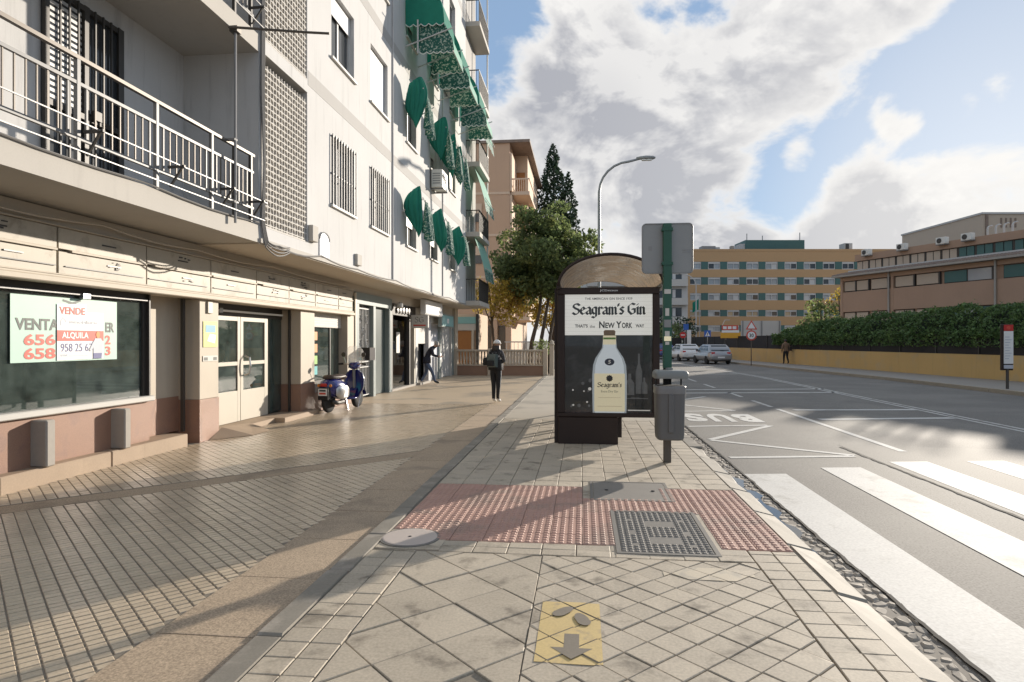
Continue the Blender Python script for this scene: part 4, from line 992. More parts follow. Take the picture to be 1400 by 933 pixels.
t3 = thing('shop_sign', 'pale teal box sign nearest the end balconies', 'sign', (-5.7,26.7,2.18)); bx('panel', 'sign_teal', t3, -5.68, -5.66, 25.66, 27.84, 2.22, 2.66); bx('case', 'green_grey', t3, -5.84, -5.68, 25.6, 27.9, 2.18, 2.70, .01); bx('bracket', 'dark_metal', t3, -6.1, -5.84, 26.7, 26.8, 2.4, 2.45); bx('pale_disc', 'print_white', t3, -5.659, -5.655, 26.5, 26.9, 2.34, 2.54)
t4 = thing('letter_box', 'black box with a paper fixed beside the ironwork street door', 'box', (-6.0,16.9,1.1)); bx('case', 'black', t4, -6.06, -5.72, 16.95, 17.25, 1.08, 1.42, .01); bx('paper_sheet', 'print_white', t4, -5.75, -5.60, 16.94, 16.945, 1.08, 1.42)
# ------------------------------------------------------------------ awnings, air conditioners on the front
def scallop(y0, y1, n):
    return [(y0+(y1-y0)*k/(n*4), .05*abs(math.sin(math.pi*k/4))) for k in range(n*4+1)]
def canopy(mb, y0, y1, X0, X1, zt, zb, scal=.06, rows=5, bow=.06):
    """sloping cloth from the wall (X0,zt) out to (X1,zb) with a scalloped hem"""
    N = 24; grid = []
    for r_ in range(rows+1):
        t_ = r_/rows; row = []
        for k in range(N+1):
            s_ = k/N; hem = scal*abs(math.sin(s_*math.pi*5)) if r_ == rows else 0
            row.append((X0+(X1-X0)*t_**.85 + (0 if r_ < rows else 0), y0+(y1-y0)*s_, zt+(zb-zt)*t_ + bow*math.sin(math.pi*t_) - hem - .02*math.sin(s_*math.pi*6)*t_))
        grid.append(row)
    mb.loft(grid, cap=False, closed=False); return grid[-1]
def big_awning(label, y0, y1, zt=12.1):
    """hooded awning: plain gussets and quarter-round top, patterned skirt hung lower and farther out"""
    t = thing('awning', label, 'awning', (UX, (y0+y1)/2, zt-2.1), group='open awnings on the upper floor')
    D = 1.12; zb = zt-1.44
    prof = [(UX+.02+D*math.sin(R(90*k/8))**1.0, zb+.12+(zt-zb-.12)*math.cos(R(90*k/8))) for k in range(9)]
    m = MB(); m.loft([[(x_, yy, z_) for x_, z_ in prof] for yy in [y0+(y1-y0)*k/6 for k in range(7)]], cap=False, closed=False); ob('canopy', m, 'green_cloth', t, smooth=True)
    for yy in (y0, y1):
        n = 20; hem = [(UX+.02+D*k/n, zb-.07*abs(math.sin(math.pi*k*5/n))) for k in range(n+1)]
        pts = prof + hem[::-1]; m = MB(); m.add([(x_, yy, z_) for x_, z_ in pts], [tuple(range(len(pts)))]); ob('gusset', m, 'green_cloth', t)
        m = MB(); m.tube([(x_, yy-.004, z_) for x_, z_ in hem], .014, 4); ob('hem', m, 'trim_white', t)
    m = MB(); m.loft([[(UX+.02+D, y0+(y1-y0)*k/20, zb+.12), (UX+.03+D, y0+(y1-y0)*k/20, zb-.10-.06*abs(math.sin(math.pi*k*5/20)))] for k in range(21)], cap=False, closed=False); ob('front_valance', m, 'green_cloth', t)
    X2, X3, za = UX+.42, UX+1.42, zb+.02
    for yy in (y0+.06, y1-.02):
        n = 20; hem = [(X2+(X3-X2)*k/n, za-.80-.06*abs(math.sin(math.pi*k*5/n))) for k in range(n+1)]
        pts = [(X2, za),(X2+(X3-X2)*.72, za)] + [(X3-.04, za-.5)] + hem[::-1]; m = MB(); m.add([(x_, yy, z_) for x_, z_ in pts], [tuple(range(len(pts)))]); ob('patterned_gusset', m, 'pattern_cloth', t)
        m = MB(); m.tube([(x_, yy-.004, z_) for x_, z_ in hem], .014, 4); ob('hem', m, 'trim_white', t)
        m = MB(); m.bar((UX+.0,yy-.02,za-.62),(X3-.02,yy-.02,za-.15),.03); ob('arm', m, 'white_metal', t)
    m = MB(); m.loft([[(x_, y0+.06+(y1-y0-.08)*k/12, z_) for x_, z_ in ((X2+(X3-X2)*.72,za),(X3-.04,za-.5),(X3,za-.84))] for k in range(13)], cap=False, closed=False); ob('patterned_front', m, 'mint_cloth', t, smooth=True)
    m = MB(); m.tube([(X3-.02,y0,za-.82),(X3-.02,y1,za-.82)], .02, 6); ob('front_bar', m, 'white_metal', t)
    bx('guide', 'white_metal', t, UX+.36, UX+.40, y0-.03, y0+.01, za-.85, za+.1)
big_awning('open green hooded awning with patterned skirt, nearest of the upper row', 18.0, 19.5)
big_awning('open green hooded awning with patterned skirt, middle of the upper row', 20.6, 22.3)
big_awning('open green hooded awning with patterned skirt, farthest of the upper row', 24.3, 26.0)
def furled(label, y, z_, sd):
    """awning folded up: bunched green cloth hung from the arm, patterned valance behind it"""
    r = random.Random(sd); t = thing('folded_awning', label, 'awning', (UX, y, z_-1.0), group='folded awnings on the lower floors')
    m = MB(); rings = []; H_ = r.uniform(1.15, 1.3)
    for k in range(13):
        s_ = k/12; wd = .05 + .25*math.sin(math.pi*min(1, .12+s_*.9))**.7; ring = []
        for j in range(56):
            a = 2*math.pi*j/56; pl = .80 + .40*abs(math.sin(a*4.5 + s_*.7 + sd)) + .12*math.sin(a*2+sd+s_*2)
            ring.append((UX+.34 + wd*.82*pl*math.cos(a) + .05*math.sin(s_*5+sd), y + wd*.45*pl*math.sin(a) + .12*s_, z_ + .25 - H_*s_ - .22*math.cos(a)*(s_-.45) + .03*math.sin(a*9+sd)*s_))
        rings.append(ring)
    m.loft(rings); ob('green_cloth', m, 'green_cloth', t, smooth=True)
    m = MB(); g = []
    for k in range(9):
        s_ = k/8; row = []
        for j in range(41):
            u_ = j/40; row.append((UX+.64+.10*math.sin(u_*22+sd)*(.3+s_)-.16*u_, y+.10+u_*1.45, z_ - .02 - .14*u_ - s_*(.98 - .25*abs(u_-.4)) ))
        g.append(row)
    m.loft(g, cap=False, closed=False); ob('patterned_valance', m, 'pattern_cloth', t, smooth=True)
    m = MB(); m.tube([(UX+.60,y-.05,z_+.0),(UX+.48,y+1.5,z_-.12)], .018, 6); ob('roller_tube', m, 'white_metal', t)
    for yy in (y, y+1.35):
        m = MB(); m.bar((UX+.0,yy,z_-.35),(UX+.58,yy,z_-.03),.024); ob('arm', m, 'white_metal', t)
NM = ['nearest', 'second', 'third', 'fourth', 'fifth']
for i, (y, z_) in enumerate(((17.75,5.62),(20.75,5.60),(23.9,5.58))): furled('folded green awning with patterned valance on the first floor, %s from the camera' % NM[i], y, z_, 3+i)
for i, (y, z_) in enumerate(((17.8,8.72),(20.8,8.62),(22.5,8.60),(24.0,8.62))): furled('folded green awning with patterned valance on the second floor, %s from the camera' % NM[i], y, z_, 13+i)
def ac_unit(label, y, z_, X=UX, rot=0):
    t = thing('air_conditioner', label, 'air conditioner', (X, y, z_), group='wall air conditioners')
    bx('case', 'ac_white', t, X+.05, X+.42, y, y+.85, z_, z_+.60, .012)
    m = MB(); m.lathe([(.22,0),(.22,.012),(.02,.014)], 18, (X+.42,y+.33,z_+.30), 'x'); ob('fan_grille', m, 'dark_metal', t)
    for j in range(6): bx('grille_rib', 'ac_white', t, X+.436, X+.446, y+.10, y+.56, z_+.10+j*.075, z_+.118+j*.075)
    for j in range(5): bx('side_slot', 'grey_metal', t, X+.1, X+.36, y-.006, y-.001, z_+.12+j*.08, z_+.15+j*.08)
    for yy in (y+.1, y+.7): m = MB(); m.box(X, X+.45, yy, yy+.04, z_-.05, z_-.004); ob('bracket', m, 'grey_metal', t)
ac_unit('white air conditioner on the front between the first- and second-floor awnings', 21.0, 6.72)
ac_unit('white air conditioner tucked beside the upper green awnings', 23.0, 10.75)
# mint screens on the end balconies
for k, zb in enumerate((6.35, 9.4, 12.45)):
    lab = ['mint green screen over the first-floor end balcony', 'mint green screen with patterned hem on the second-floor end balcony', 'mint green screen on the upper end balcony'][k]
    t = thing('balcony_screen', lab, 'awning', (UX+.6, 29, zb-2.9), group='mint screens on the end balconies')
    m = MB(); canopy(m, 27.7, 30.5, UX+.30, UX+.80, zb-.1, zb-1.6, .05, 6, .03); ob('screen', m, 'mint_cloth', t, smooth=True)
    m = MB(); canopy(m, 27.72, 30.48, UX+.76, UX+.86, zb-1.5, zb-2.05, .05, 4, .02); ob('patterned_hem', m, 'pattern_cloth', t, smooth=True)
    m = MB(); m.tube([(UX+.86,27.7,zb-1.58),(UX+.86,30.5,zb-1.58)], .02, 6); ob('bar', m, 'white_metal', t)
# clothes-line pole on the balcony and the aerial
t = thing('clothes_line_pole', 'thin grey pole with crossbar standing on the first-floor balcony railing', 'pole', (-5.0,8.82,3.3))
m = MB(); m.tube([(-5.0,8.82,3.31),(-5.0,8.82,6.12)], .02, 8); ob('upright', m, 'grey_metal', t)
m = MB(); m.tube([(-5.05,8.72,6.10),(-4.0,9.0,6.10),(-3.68,9.05,6.09)], .018, 6); ob('crossbar', m, 'post_brown', t)
m = MB(); m.box(-5.06,-4.94,8.76,8.88,6.06,6.14); ob('clamp', m, 'post_brown', t)
for zz in (3.6, 4.5): bx('clip', 'grey_metal', t, -5.12, -4.99, 8.79, 8.85, zz, zz+.03)

# ------------------------------------------------------------------ bus shelter
sh = thing('bus_shelter', 'dark brown bus shelter with arched acrylic roof and poster end panel', 'bus shelter', (.4,12.0,0))
Y0, Y1 = 10.05, 14.2
cs = MB(); zr = [(-.40,1.17,.42,.475),(-.40,1.17,2.335,2.43),(-.40,-.285,.475,2.335),(1.075,1.17,.475,2.335)]
pf = ob('poster_frame', MB().bbox(-.40,1.17,Y0,Y0+.19,.42,.485,.012), 'shelter_metal', sh)
for nm, a in (('top_rail',(-.40,1.17,2.325,2.43)),('stile',(-.40,-.28,.485,2.325)),('stile',(1.065,1.17,.485,2.325))): bx(nm, 'shelter_metal', pf, a[0], a[1], Y0, Y0+.19, a[2], a[3], .010)
bx('base_box', 'shelter_metal', sh, -.385, .54, Y0+.01, Y0+.17, -.01, .42, .012); bx('base_side', 'shelter_metal', sh, .545, .60, Y0+.08, Y0+.13, .1, .42)
bx('back_board', 'shelter_metal', pf, -.28, 1.065, Y0+.12, Y0+.185, .485, 2.325)
PFr = put((-.28, Y0+.055, .485), (1,0,0), (0,0,1)); PW, PH = 1.345, 1.84
ps = thing('advert_poster', 'gin advert poster with a large bottle in the bus shelter end panel', 'poster', (.39, Y0+.06, .485))
frect('dark_ground', 0, PW, 0, 1.205, 'poster_dark', ps, PFr, 0)
nb = 11
for k in range(nb):
    h = (PH-1.205)/nb; frect('white_board', 0, PW, 1.205+k*h+.003, 1.205+(k+1)*h, 'poster_white', ps, PFr, .0)
frect('board_joint', 0, PW, 1.205, PH, 'poster_line', ps, PFr, -.001)
m = pen_mb("Seagram's Gin", 1.14, .245, .28); m.xf(PFr @ Matrix.Translation((.105, 1.465, .002))); ob('title_lettering', m, 'ink', ps)
text('lettering', 'THE AMERICAN GIN SINCE 1939', 'ink', ps, PFr, .31, 1.755, .73, .036, .01, .002)
text('lettering', "THAT'S", 'ink', ps, PFr, .155, 1.325, .20, .05, .03, .002); text('lettering', 'the', 'ghost', ps, PFr, .385, 1.32, .08, .045, .01, .002)
text('lettering', 'N', 'ink', ps, PFr, .53, 1.315, .085, .105, .03, .002); text('lettering', 'EW', 'ink', ps, PFr, .625, 1.315, .145, .085, .03, .002); text('lettering', 'Y', 'ink', ps, PFr, .79, 1.315, .085, .105, .03, .002); text('lettering', 'ORK', 'ink', ps, PFr, .88, 1.315, .16, .085, .03, .002); text('lettering', 'WAY', 'ink', ps, PFr, 1.09, 1.325, .13, .05, .03, .002)
half = [(.258,.0),(.264,.30),(.264,.58),(.252,.74),(.215,.85),(.155,.94),(.112,1.01),(.10,1.14)]
BCX = .69
flat('bottle', [(BCX+a, b) for a, b in half] + [(BCX-a, b) for a, b in reversed(half)], 'bottle_glass', ps, PFr, .003)
for sg_ in (-1,1): flat('bottle_edge', [(BCX+sg_*a*.995, b) for a, b in half][::sg_] + [(BCX+sg_*a*.86, b) for a, b in half][::-sg_], 'bottle_edge', ps, PFr, .0036)
flat('bottle_cap', [(BCX-.085,1.20),(BCX+.085,1.20),(BCX+.092,1.265),(BCX+.07,1.285),(BCX-.07,1.285),(BCX-.092,1.265)], 'bottle_cap', ps, PFr, .005)
frect('neck_label', BCX-.10, BCX+.10, 1.06, 1.20, 'bottle_label', ps, PFr, .0044); frect('neck_band', BCX-.095, BCX+.095, 1.14, 1.17, 'sticker_green', ps, PFr, .005)
frect('front_label', BCX-.235, BCX+.235, .02, .61, 'bottle_label', ps, PFr, .0044); frect('label_rule', BCX-.19, BCX+.19, .10, .104, 'bottle_cap', ps, PFr, .005); frect('label_rule', BCX-.17, BCX+.17, .235, .238, 'bottle_cap', ps, PFr, .005)
flat('round_emblem', [(BCX+.075*math.cos(k*.3142), .79+.055*math.sin(k*.3142)) for k in range(20)], 'bottle_blue', ps, PFr, .005)
m = pen_mb('S', .035, .06, .2); m.xf(PFr @ Matrix.Translation((BCX-.018,.76,.0056))); ob('emblem_letter', m, 'poster_white', ps)
flat('label_crest', [(BCX+.045*math.cos(k*.3142)*(1+.2*(k % 2)), .535+.045*math.sin(k*.3142)*(1+.2*(k % 2))) for k in range(20)], 'ink', ps, PFr, .005)
m = pen_mb("Seagram's", .38, .10, .24); m.xf(PFr @ Matrix.Translation((BCX-.19,.375,.005))); ob('label_lettering', m, 'ink', ps)
text('label_lettering', 'Extra Dry Gin', 'print_dark', ps, PFr, BCX-.13, .305, .26, .045, 0, .005)
rb = random.Random(4)
for (x, y, w_, h) in ((1.14,.30,.05,.62),(1.0,.28,.07,.33),(1.22,.30,.05,.25),(1.08,.22,.2,.02),(.93,.30,.05,.24)): flat('ghost_bottle', [(x-w_,y),(x+w_,y),(x+w_,y+h*.55),(x+w_*.3,y+h*.75),(x+w_*.3,y+h),(x-w_*.3,y+h),(x-w_*.3,y+h*.75),(x-w_,y+h*.55)], 'ghost', ps, PFr, .0014)
for k in range(14):
    x, y, r_ = rb.uniform(.04,.42), rb.uniform(.06,.6), rb.uniform(.008,.028); flat('light_spot', [(x+r_*math.cos(j*.6283), y+r_*math.sin(j*.6283)) for j in range(10)], 'ghost' if k % 3 else 'poster_line', ps, PFr, .0012+k*.0001)
frect('small_print', .97, 1.31, .035, .05, 'poster_line', ps, PFr, .002)
m = MB(); m.box(-.28,1.065,Y0+.022,Y0+.027,.485,2.325); ob('poster_pane', m, 'poster_glass', pf)
fr5 = put((.22, Y0, 2.36), (1,0,0), (0,0,1)); text('maker_lettering', 'JCDecaux', 'print_white', pf, fr5, .04, 0, .28, .038, .01, .002)
# arched roof
AX, AH, ZB = .42, .47, 2.46; HW = .80
def arc(t_, k=1.0): a = math.pi*t_; return AX - HW*k*math.cos(a), ZB + AH*k*math.sin(a)
m = MB(); rows = []
for yy in [Y0-.12+(Y1+.15-Y0+.12)*k/6 for k in range(7)]:
    row = [(arc(k/24)[0], yy, arc(k/24)[1]) for k in range(25)] + [(arc(k/24,.985)[0], yy, arc(k/24,.985)[1]) for k in reversed(range(25))]; rows.append(row)
m.loft(rows); ob('arched_roof', m, 'roof_acrylic', sh, smooth=40)
for yy in (Y0-.13, Y1+.13):
    m = MB(); m.tube([(arc(k/24,.99)[0], yy, arc(k/24,.99)[1]) for k in range(0, 25)], .026 if yy < Y0 else .014, 6); ob('roof_rib', m, 'shelter_metal' if yy < Y0 else 'roof_acrylic', sh, smooth=True)
for x_ in (AX-HW, AX+HW):
    bx('roof_gutter', 'shelter_metal' if x_ < 0 else 'lamp_grey', sh, x_-.03, x_+.03, Y0-.1, Y1+.12, ZB-.05, ZB+.03)
for yy in (Y0+.1, Y0+1.4, Y0+2.75, Y1): bx('post', 'shelter_metal', sh, -.445, -.385, yy-.03, yy+.03, -.02, ZB-.04)
bx('post', 'shelter_metal', sh, 1.14, 1.2, Y1-.03, Y1+.03, -.02, ZB-.04)
for a, b in ((Y0+.2,Y0+1.36),(Y0+1.44,Y0+2.71),(Y0+2.79,Y1-.04)):
    bx('back_pane', 'clear_glass', sh, -.42, -.41, a, b, .28, 2.28)
    for zz in (.25, 2.28): bx('pane_rail', 'shelter_metal', sh, -.435, -.395, a, b, zz, zz+.035)
bx('bench', 'shelter_metal', sh, -.33, .05, Y0+.8, Y1-.4, .44, .48, .01)
for yy in (Y0+1.1, Y1-.7): bx('bench_leg', 'shelter_metal', sh, -.2, -.1, yy, yy+.06, -.02, .44)
for k in range(4):      # curved stop bracket with a small sticker seen through the end panel edge
    pass

# ------------------------------------------------------------------ sign post and litter bin
PX, PY = 1.105, 8.67
sp = thing('sign_post', 'green sign post with a blank grey square sign seen from behind', 'sign post', (PX,PY,0))
bx('lower_post', 'post_brown', sp, PX-.048, PX+.048, PY-.04, PY+.04, -.01, .98, .006); bx('upper_post', 'pole_green', sp, PX-.055, PX+.055, PY-.045, PY+.045, 1.24, 3.15, .008)
bx('sleeve', 'black', sp, PX-.05, PX+.05, PY-.042, PY+.042, .98, 1.24)
m = MB(); rr = []
def rrect(w_, h, r_, n=5):
    o = []
    for cx, cy, a0 in ((w_/2-r_,h/2-r_,0),(-w_/2+r_,h/2-r_,90),(-w_/2+r_,-h/2+r_,180),(w_/2-r_,-h/2+r_,270)):
        for k in range(n+1): a = R(a0+90*k/n); o.append((cx+r_*math.cos(a), cy+r_*math.sin(a)))
    return o
def plate(name, mat, parent, w_, h, r_, cx, y, cz, th): 
    m = MB(); o = rrect(w_, h, r_); m.loft([[(cx+a, y, cz+b) for a, b in o], [(cx+a, y+th, cz+b) for a, b in o]]); return ob(name, m, mat, parent, smooth=30)
pl = plate('sign_plate', 'sign_back', sp, .655, .655, .05, PX+.01, PY+.05, 2.83, .025)
m = MB(); o = rrect(.655,.655,.05); m.tube([(PX+.01+a, PY+.05, 2.83+b) for a, b in o+[o[0]]], .010, 5); ob('plate_rim', m, 'grey_metal', pl)
bx('faded_mark', 'grey_metal', pl, PX-.24, PX-.19, PY+.047, PY+.0485, 2.80, 2.86); 
for j in range(2): bx('faded_mark', 'grey_metal', pl, PX+.20, PX+.31, PY+.047, PY+.0485, 2.80-j*.03, 2.812-j*.03)
for j, (zz, h, c_, w_) in enumerate(((2.22,.06,'paper',.085),(1.93,.10,'paper',.06),(1.78,.10,'grey_metal',.09),(1.66,.07,'paper',.07),(1.60,.06,'bottle_label',.09),(1.55,.04,'paper',.06))): bx('sticker', c_, sp, PX-w_/2, PX+w_/2-.01*(j % 2), PY-.049-.0006*j, PY-.0465, zz, zz+h)
for zz in (2.6, 3.05): bx('clamp', 'pole_green', sp, PX-.07, PX+.07, PY-.055, PY+.05, zz, zz+.04)
bn = thing('litter_bin', 'dark grey litter bin with hood and bag fixed to the green sign post', 'bin', (PX,PY-.18,.34))
BY = PY-.05
def rbox(w0, d0, r0, cx, cy, prof, mat, name, parent, n=5):
    rings = []
    for z_, k in prof:
        rings.append([(cx+a, cy+b, z_) for a, b in rrect(w0*k, d0*k, r0*k, n)])
    m = MB(); m.loft(rings); return ob(name, m, mat, parent, smooth=35)
rbox(.37,.36,.07,PX+.0,BY-.16,[(.34,.80),(.355,.90),(.40,.935),(.97,1.0),(1.0,1.02)],'bin_grey','body',bn)
rbox(.385,.375,.07,PX+.0,BY-.16,[(.93,.99),(.94,1.0),(.985,.985),(1.02,1.0),(1.03,.97)],'bin_bag','bag',bn)
rbox(.345,.335,.06,PX+.0,BY-.16,[(1.0,.98),(1.031,.98)],'black','mouth',bn)
rbox(.42,.40,.05,PX+.01,BY-.16,[(1.125,.98),(1.14,1.0),(1.19,1.0),(1.215,.93),(1.225,.82)],'hood_grey','hood',bn)
bx('hood_neck', 'hood_grey', bn, PX-.03, PX+.05, BY-.12, BY-.02, 1.21, 1.25); bx('front_rib', 'bin_grey', bn, PX-.035, PX+.035, BY-.352, BY-.325, .44, .93, .008)
for sx_ in (-1,1): bx('hood_arm', 'black', bn, PX+sx_*.16-.008, PX+sx_*.16+.008, BY-.1, BY-.06, 1.0, 1.13)

# ------------------------------------------------------------------ street lamps
def lamp(label, x, y, h, arm, right=True, mat='lamp_grey'):
    t = thing('street_lamp', label, 'street lamp', (x,y,0), group='street lamps along the avenue')
    s_ = 1 if right else -1; rr_ = arm*.75
    pts = [(x,y,-.1),(x,y,h*.3),(x,y,h-rr_)] + [(x+s_*rr_*(1-math.cos(R(a))), y, h-rr_+rr_*math.sin(R(a))) for a in (15,30,45,60,75,88)] + [(x+s_*arm, y, h+.12)]
    m = MB(); m.tube(pts, .06, 8, rs=[.095,.08,.065]+[.055]*7); ob('pole', m, mat, t, smooth=True)
    hd = MB(); rings = []
    for k, (a, w_, hh) in enumerate(((-.15,.05,.05),(0,.10,.08),(.3,.16,.11),(.6,.13,.09),(.72,.05,.04))): rings.append([(x+s_*(arm+a), y+w_*math.cos(q_*math.pi/4), h+.15+hh*math.sin(q_*math.pi/4)) for q_ in range(8)])
    hd.loft(rings); ob('lamp_head', hd, mat, t, smooth=True); bx('lens', 'tube_lamp', t, x+s_*(arm+.1), x+s_*(arm+.55), y-.09, y+.09, h+.03, h+.07); bx('base_collar', mat, t, x-.13, x+.13, y-.13, y+.13, -.1, .8, .02)
lamp('tall curved grey street lamp rising behind the bus shelter', .75, 30.2, 9.9, 1.85)
lamp('distant pale street lamp standing before the orange hospital', 15.0, 88, 10.5, 2.2, False, 'grey_block')
lamp('far thin street lamp near the parked blue car', 5.6, 78, 9.0, 1.2, True, 'grey_block')

# ------------------------------------------------------------------ low fence across the plaza
fe = thing('balustrade', 'beige balustrade on a brown base wall closing the plaza', 'fence', (-3.8,30,0))
bx('base_wall', 'fence_base', fe, -6.0, -1.75, 29.95, 30.15, -.05, .44); bx('coping', 'fence_stone', fe, -6.0, -1.75, 29.9, 30.2, .44, .50); bx('top_rail', 'fence_stone', fe, -6.0, -1.75, 29.93, 30.17, 1.10, 1.20, .015)
bm_ = MB(); bm_.lathe([(.05,0),(.055,.05),(.035,.12),(.06,.3),(.04,.45),(.05,.55),(.05,.60)], 6); bme = mesh_of('baluster', bm_, 'fence_stone', True)
for j in range(30): inst('baluster', bme, fe, (-5.9+j*.143, 30.05, .50))
for x_ in (-6.0,-4.35,-1.75): bx('pier', 'fence_stone', fe, x_-.1, x_+.1, 29.87, 30.2, -.05, 1.24, .01)
t = thing('gate_post', 'pale stone post at the kerb end of the balustrade', 'post', (-1.45,30,0)); bx('shaft', 'fence_stone', t, -1.55, -1.35, 29.95, 30.15, -.05, 1.42, .015)
m = MB(); m.lathe([(.13,0),(.13,.05),(.08,.09),(.09,.15),(.02,.24)], 12, (-1.45,30.05,1.42)); ob('finial', m, 'fence_stone', t, smooth=True)
# ------------------------------------------------------------------ people
def body_mesh(name, J, E_, mats, pick, sub=2):
    """J: joint -> (x,y,z,rx,ry); one continuous skinned surface"""
    keys = list(J); ix = {k: i for i, k in enumerate(keys)}
    me = bpy.data.meshes.new('sk'); me.from_pydata([J[k][:3] for k in keys], [(ix[a], ix[b]) for a, b in E_], [])
    o = bpy.data.objects.new('sk', me); C.objects.link(o)
    md = o.modifiers.new('s', 'SKIN'); md.use_smooth_shade = True; md.branch_smoothing = .3
    for k in keys:
        sv = me.skin_vertices[0].data[ix[k]]; sv.radius = (J[k][3], J[k][4]); sv.use_root = (k == 'pelvis')
    m2 = o.modifiers.new('d', 'SUBSURF'); m2.levels = sub
    dg = bpy.context.evaluated_depsgraph_get(); out = bpy.data.meshes.new_from_object(o.evaluated_get(dg)); bpy.data.objects.remove(o); bpy.data.meshes.remove(me)
    out.name = name; out.materials.clear()
    for q_ in mats: out.materials.append(MATS[q_])
    for p in out.polygons: p.material_index = pick(p.center); p.use_smooth = True
    return out
def head_parts(t, c, r_, face, hair, capmat=None):
    """nose, ears, eyes, mouth and hair round a head centre c; face = unit vector"""
    f_ = Vector(face).normalized(); s_ = Vector((0,0,1)).cross(f_); up = Vector((0,0,1)); c = Vector(c)
    def blob(name, p, a, mat, n=8):
        m = MB(); m.lathe([(a*.1,-a),(a*.75,-a*.6),(a,0),(a*.75,a*.6),(a*.1,a)], n, tuple(p)); return ob(name, m, mat, t, smooth=True)
    blob('nose', c+f_*r_*.98-up*r_*.15, r_*.16, 'skin')
    for k in (-1,1): blob('ear', c+s_*k*r_*.86-up*r_*.12, r_*.2, 'skin'); blob('eye', c+f_*r_*.86+s_*k*r_*.32+up*r_*.08, r_*.1, 'hair_dark')
    blob('mouth', c+f_*r_*.88-up*r_*.5, r_*.13, 'red_soft')
    m = MB(); rings = []
    for k in range(8):
        ph = R((5 if capmat else -25) + (85 if capmat else 115)*k/7); ring = []
        for j in range(16):
            a = 2*math.pi*j/16; dv = (f_*math.cos(a)+s_*math.sin(a))*math.cos(ph)*r_*1.10 + up*math.sin(ph)*r_*1.24 - f_*r_*.12
            if math.cos(a) > .3 and ph < R(28): dv -= f_*r_*.45*math.cos(a)
            ring.append(c+dv)
        rings.append(ring)
    m.loft(rings); ob('cap' if capmat else 'hair', m, capmat or hair, t, smooth=True)
    if capmat: m = MB(); m.add([tuple(c+f_*r_*a+s_*r_*b+up*r_*z_) for a, b, z_ in ((.75,-.7,.45),(.75,.7,.45),(1.5,.5,.36),(1.5,-.5,.36),(.75,-.7,.40),(.75,.7,.40),(1.5,.5,.31),(1.5,-.5,.31))], [(0,1,2,3),(7,6,5,4),(3,2,6,7),(0,3,7,4),(1,5,6,2)]); ob('cap_peak', m, capmat, t)
BE = [('pelvis','waist'),('waist','chest'),('chest','neck'),('neck','head0'),('head0','head1'),('head1','head2'),('chest','shL'),('shL','elL'),('elL','wrL'),('wrL','haL'),('chest','shR'),('shR','elR'),('elR','wrR'),('wrR','haR'),
      ('pelvis','hipL'),('hipL','knL'),('knL','anL'),('anL','toL'),('pelvis','hipR'),('hipR','knR'),('knR','anR'),('anR','toR')]
def hand(t, p, dirv, side, mat='skin', s=1.0):
    p = Vector(p); d_ = Vector(dirv).normalized(); u_ = Vector(side).normalized(); n_ = d_.cross(u_)
    for k, (o_, L) in enumerate(((-.03,.07),(-.01,.085),(.01,.08),(.03,.062))):
        a = p+u_*o_*s; m = MB(); m.tube([a, a+d_*L*.5*s, a+d_*L*s*.85+n_*.02*s], .009*s, 5, rs=[.010*s,.009*s,.007*s]); ob('finger', m, mat, t, smooth=True)
    m = MB(); a = p-d_*.035*s+u_*.035*s; m.tube([a, a+u_*.025*s+d_*.03*s, a+u_*.03*s+d_*.055*s+n_*.01], .010*s, 5); ob('thumb', m, mat, t, smooth=True)
# woman standing on the plaza, seen from behind and a little from the right, looking at something in her hands
wx, wy = -2.27, 16.72
wt = thing('person', 'person in black with white cap and white shoes standing alone on the plaza', 'person', (wx,wy,PZ), R(-20), world=False)
J = {'pelvis': (0,0,.90,.15,.12),'waist': (.0,.0,1.05,.125,.105),'chest': (0,.02,1.25,.165,.12),'neck': (0,.05,1.40,.05,.05),'head0': (0,.075,1.455,.06,.065),'head1': (0,.085,1.53,.078,.088),'head2': (0,.085,1.60,.055,.062),
     'shL': (-.165,.02,1.335,.065,.065),'elL': (-.215,.03,1.09,.05,.05),'wrL': (-.07,.22,1.08,.034,.036),'haL': (-.02,.28,1.10,.026,.034),
     'shR': (.165,.02,1.335,.065,.065),'elR': (.215,.05,1.09,.05,.05),'wrR': (.09,.25,1.08,.034,.036),'haR': (.04,.31,1.10,.026,.034),
     'hipL': (-.085,0,.82,.095,.10),'knL': (-.07,.02,.47,.062,.065),'anL': (-.055,-.02,.10,.042,.046),'toL': (-.06,.12,.035,.036,.030),
     'hipR': (.085,0,.82,.095,.10),'knR': (.06,.03,.47,.062,.065),'anR': (.05,.02,.10,.042,.046),'toR': (.055,.16,.035,.036,.030)}
def pick(c):
    if c.z < .105: return 1
    if c.z > 1.40: return 3
    if c.y > .20 and c.z > 1.0: return 3
    if .95 < c.z: return 2
    return 0
me = body_mesh('body', J, BE, ['cloth_black','cloth_white','cloth_pattern','skin'], pick); inst('body', me, wt, (0,0,0))
head_parts(wt, (0,.085,1.535), .098, (0,1,-.1), 'hair_dark', 'cloth_white')
hand(wt, (-.01,.30,1.10), (.3,1,0), (-.9,.2,.3)); hand(wt, (.03,.33,1.10), (-.3,1,0), (.9,.2,.3))
for sx_ in (.085,):
    m = MB(); m.tube([(.155,.0,.84),(.128,.02,.47),(.095,.01,.14)], .012, 5); ob('trouser_stripe', m, 'cloth_white', wt, smooth=True)
m = MB(); m.loft([[(x*s_, y*s_*1+.0, z_) for x, y in ((-.16,-.12),(.16,-.12),(.17,.0),(.16,.12),(-.16,.12),(-.17,0))] for z_, s_ in ((.86,.98),(.95,1.02),(1.10,.98),(1.14,.92))]); ob('jacket', m, 'cloth_black', wt, smooth=True)
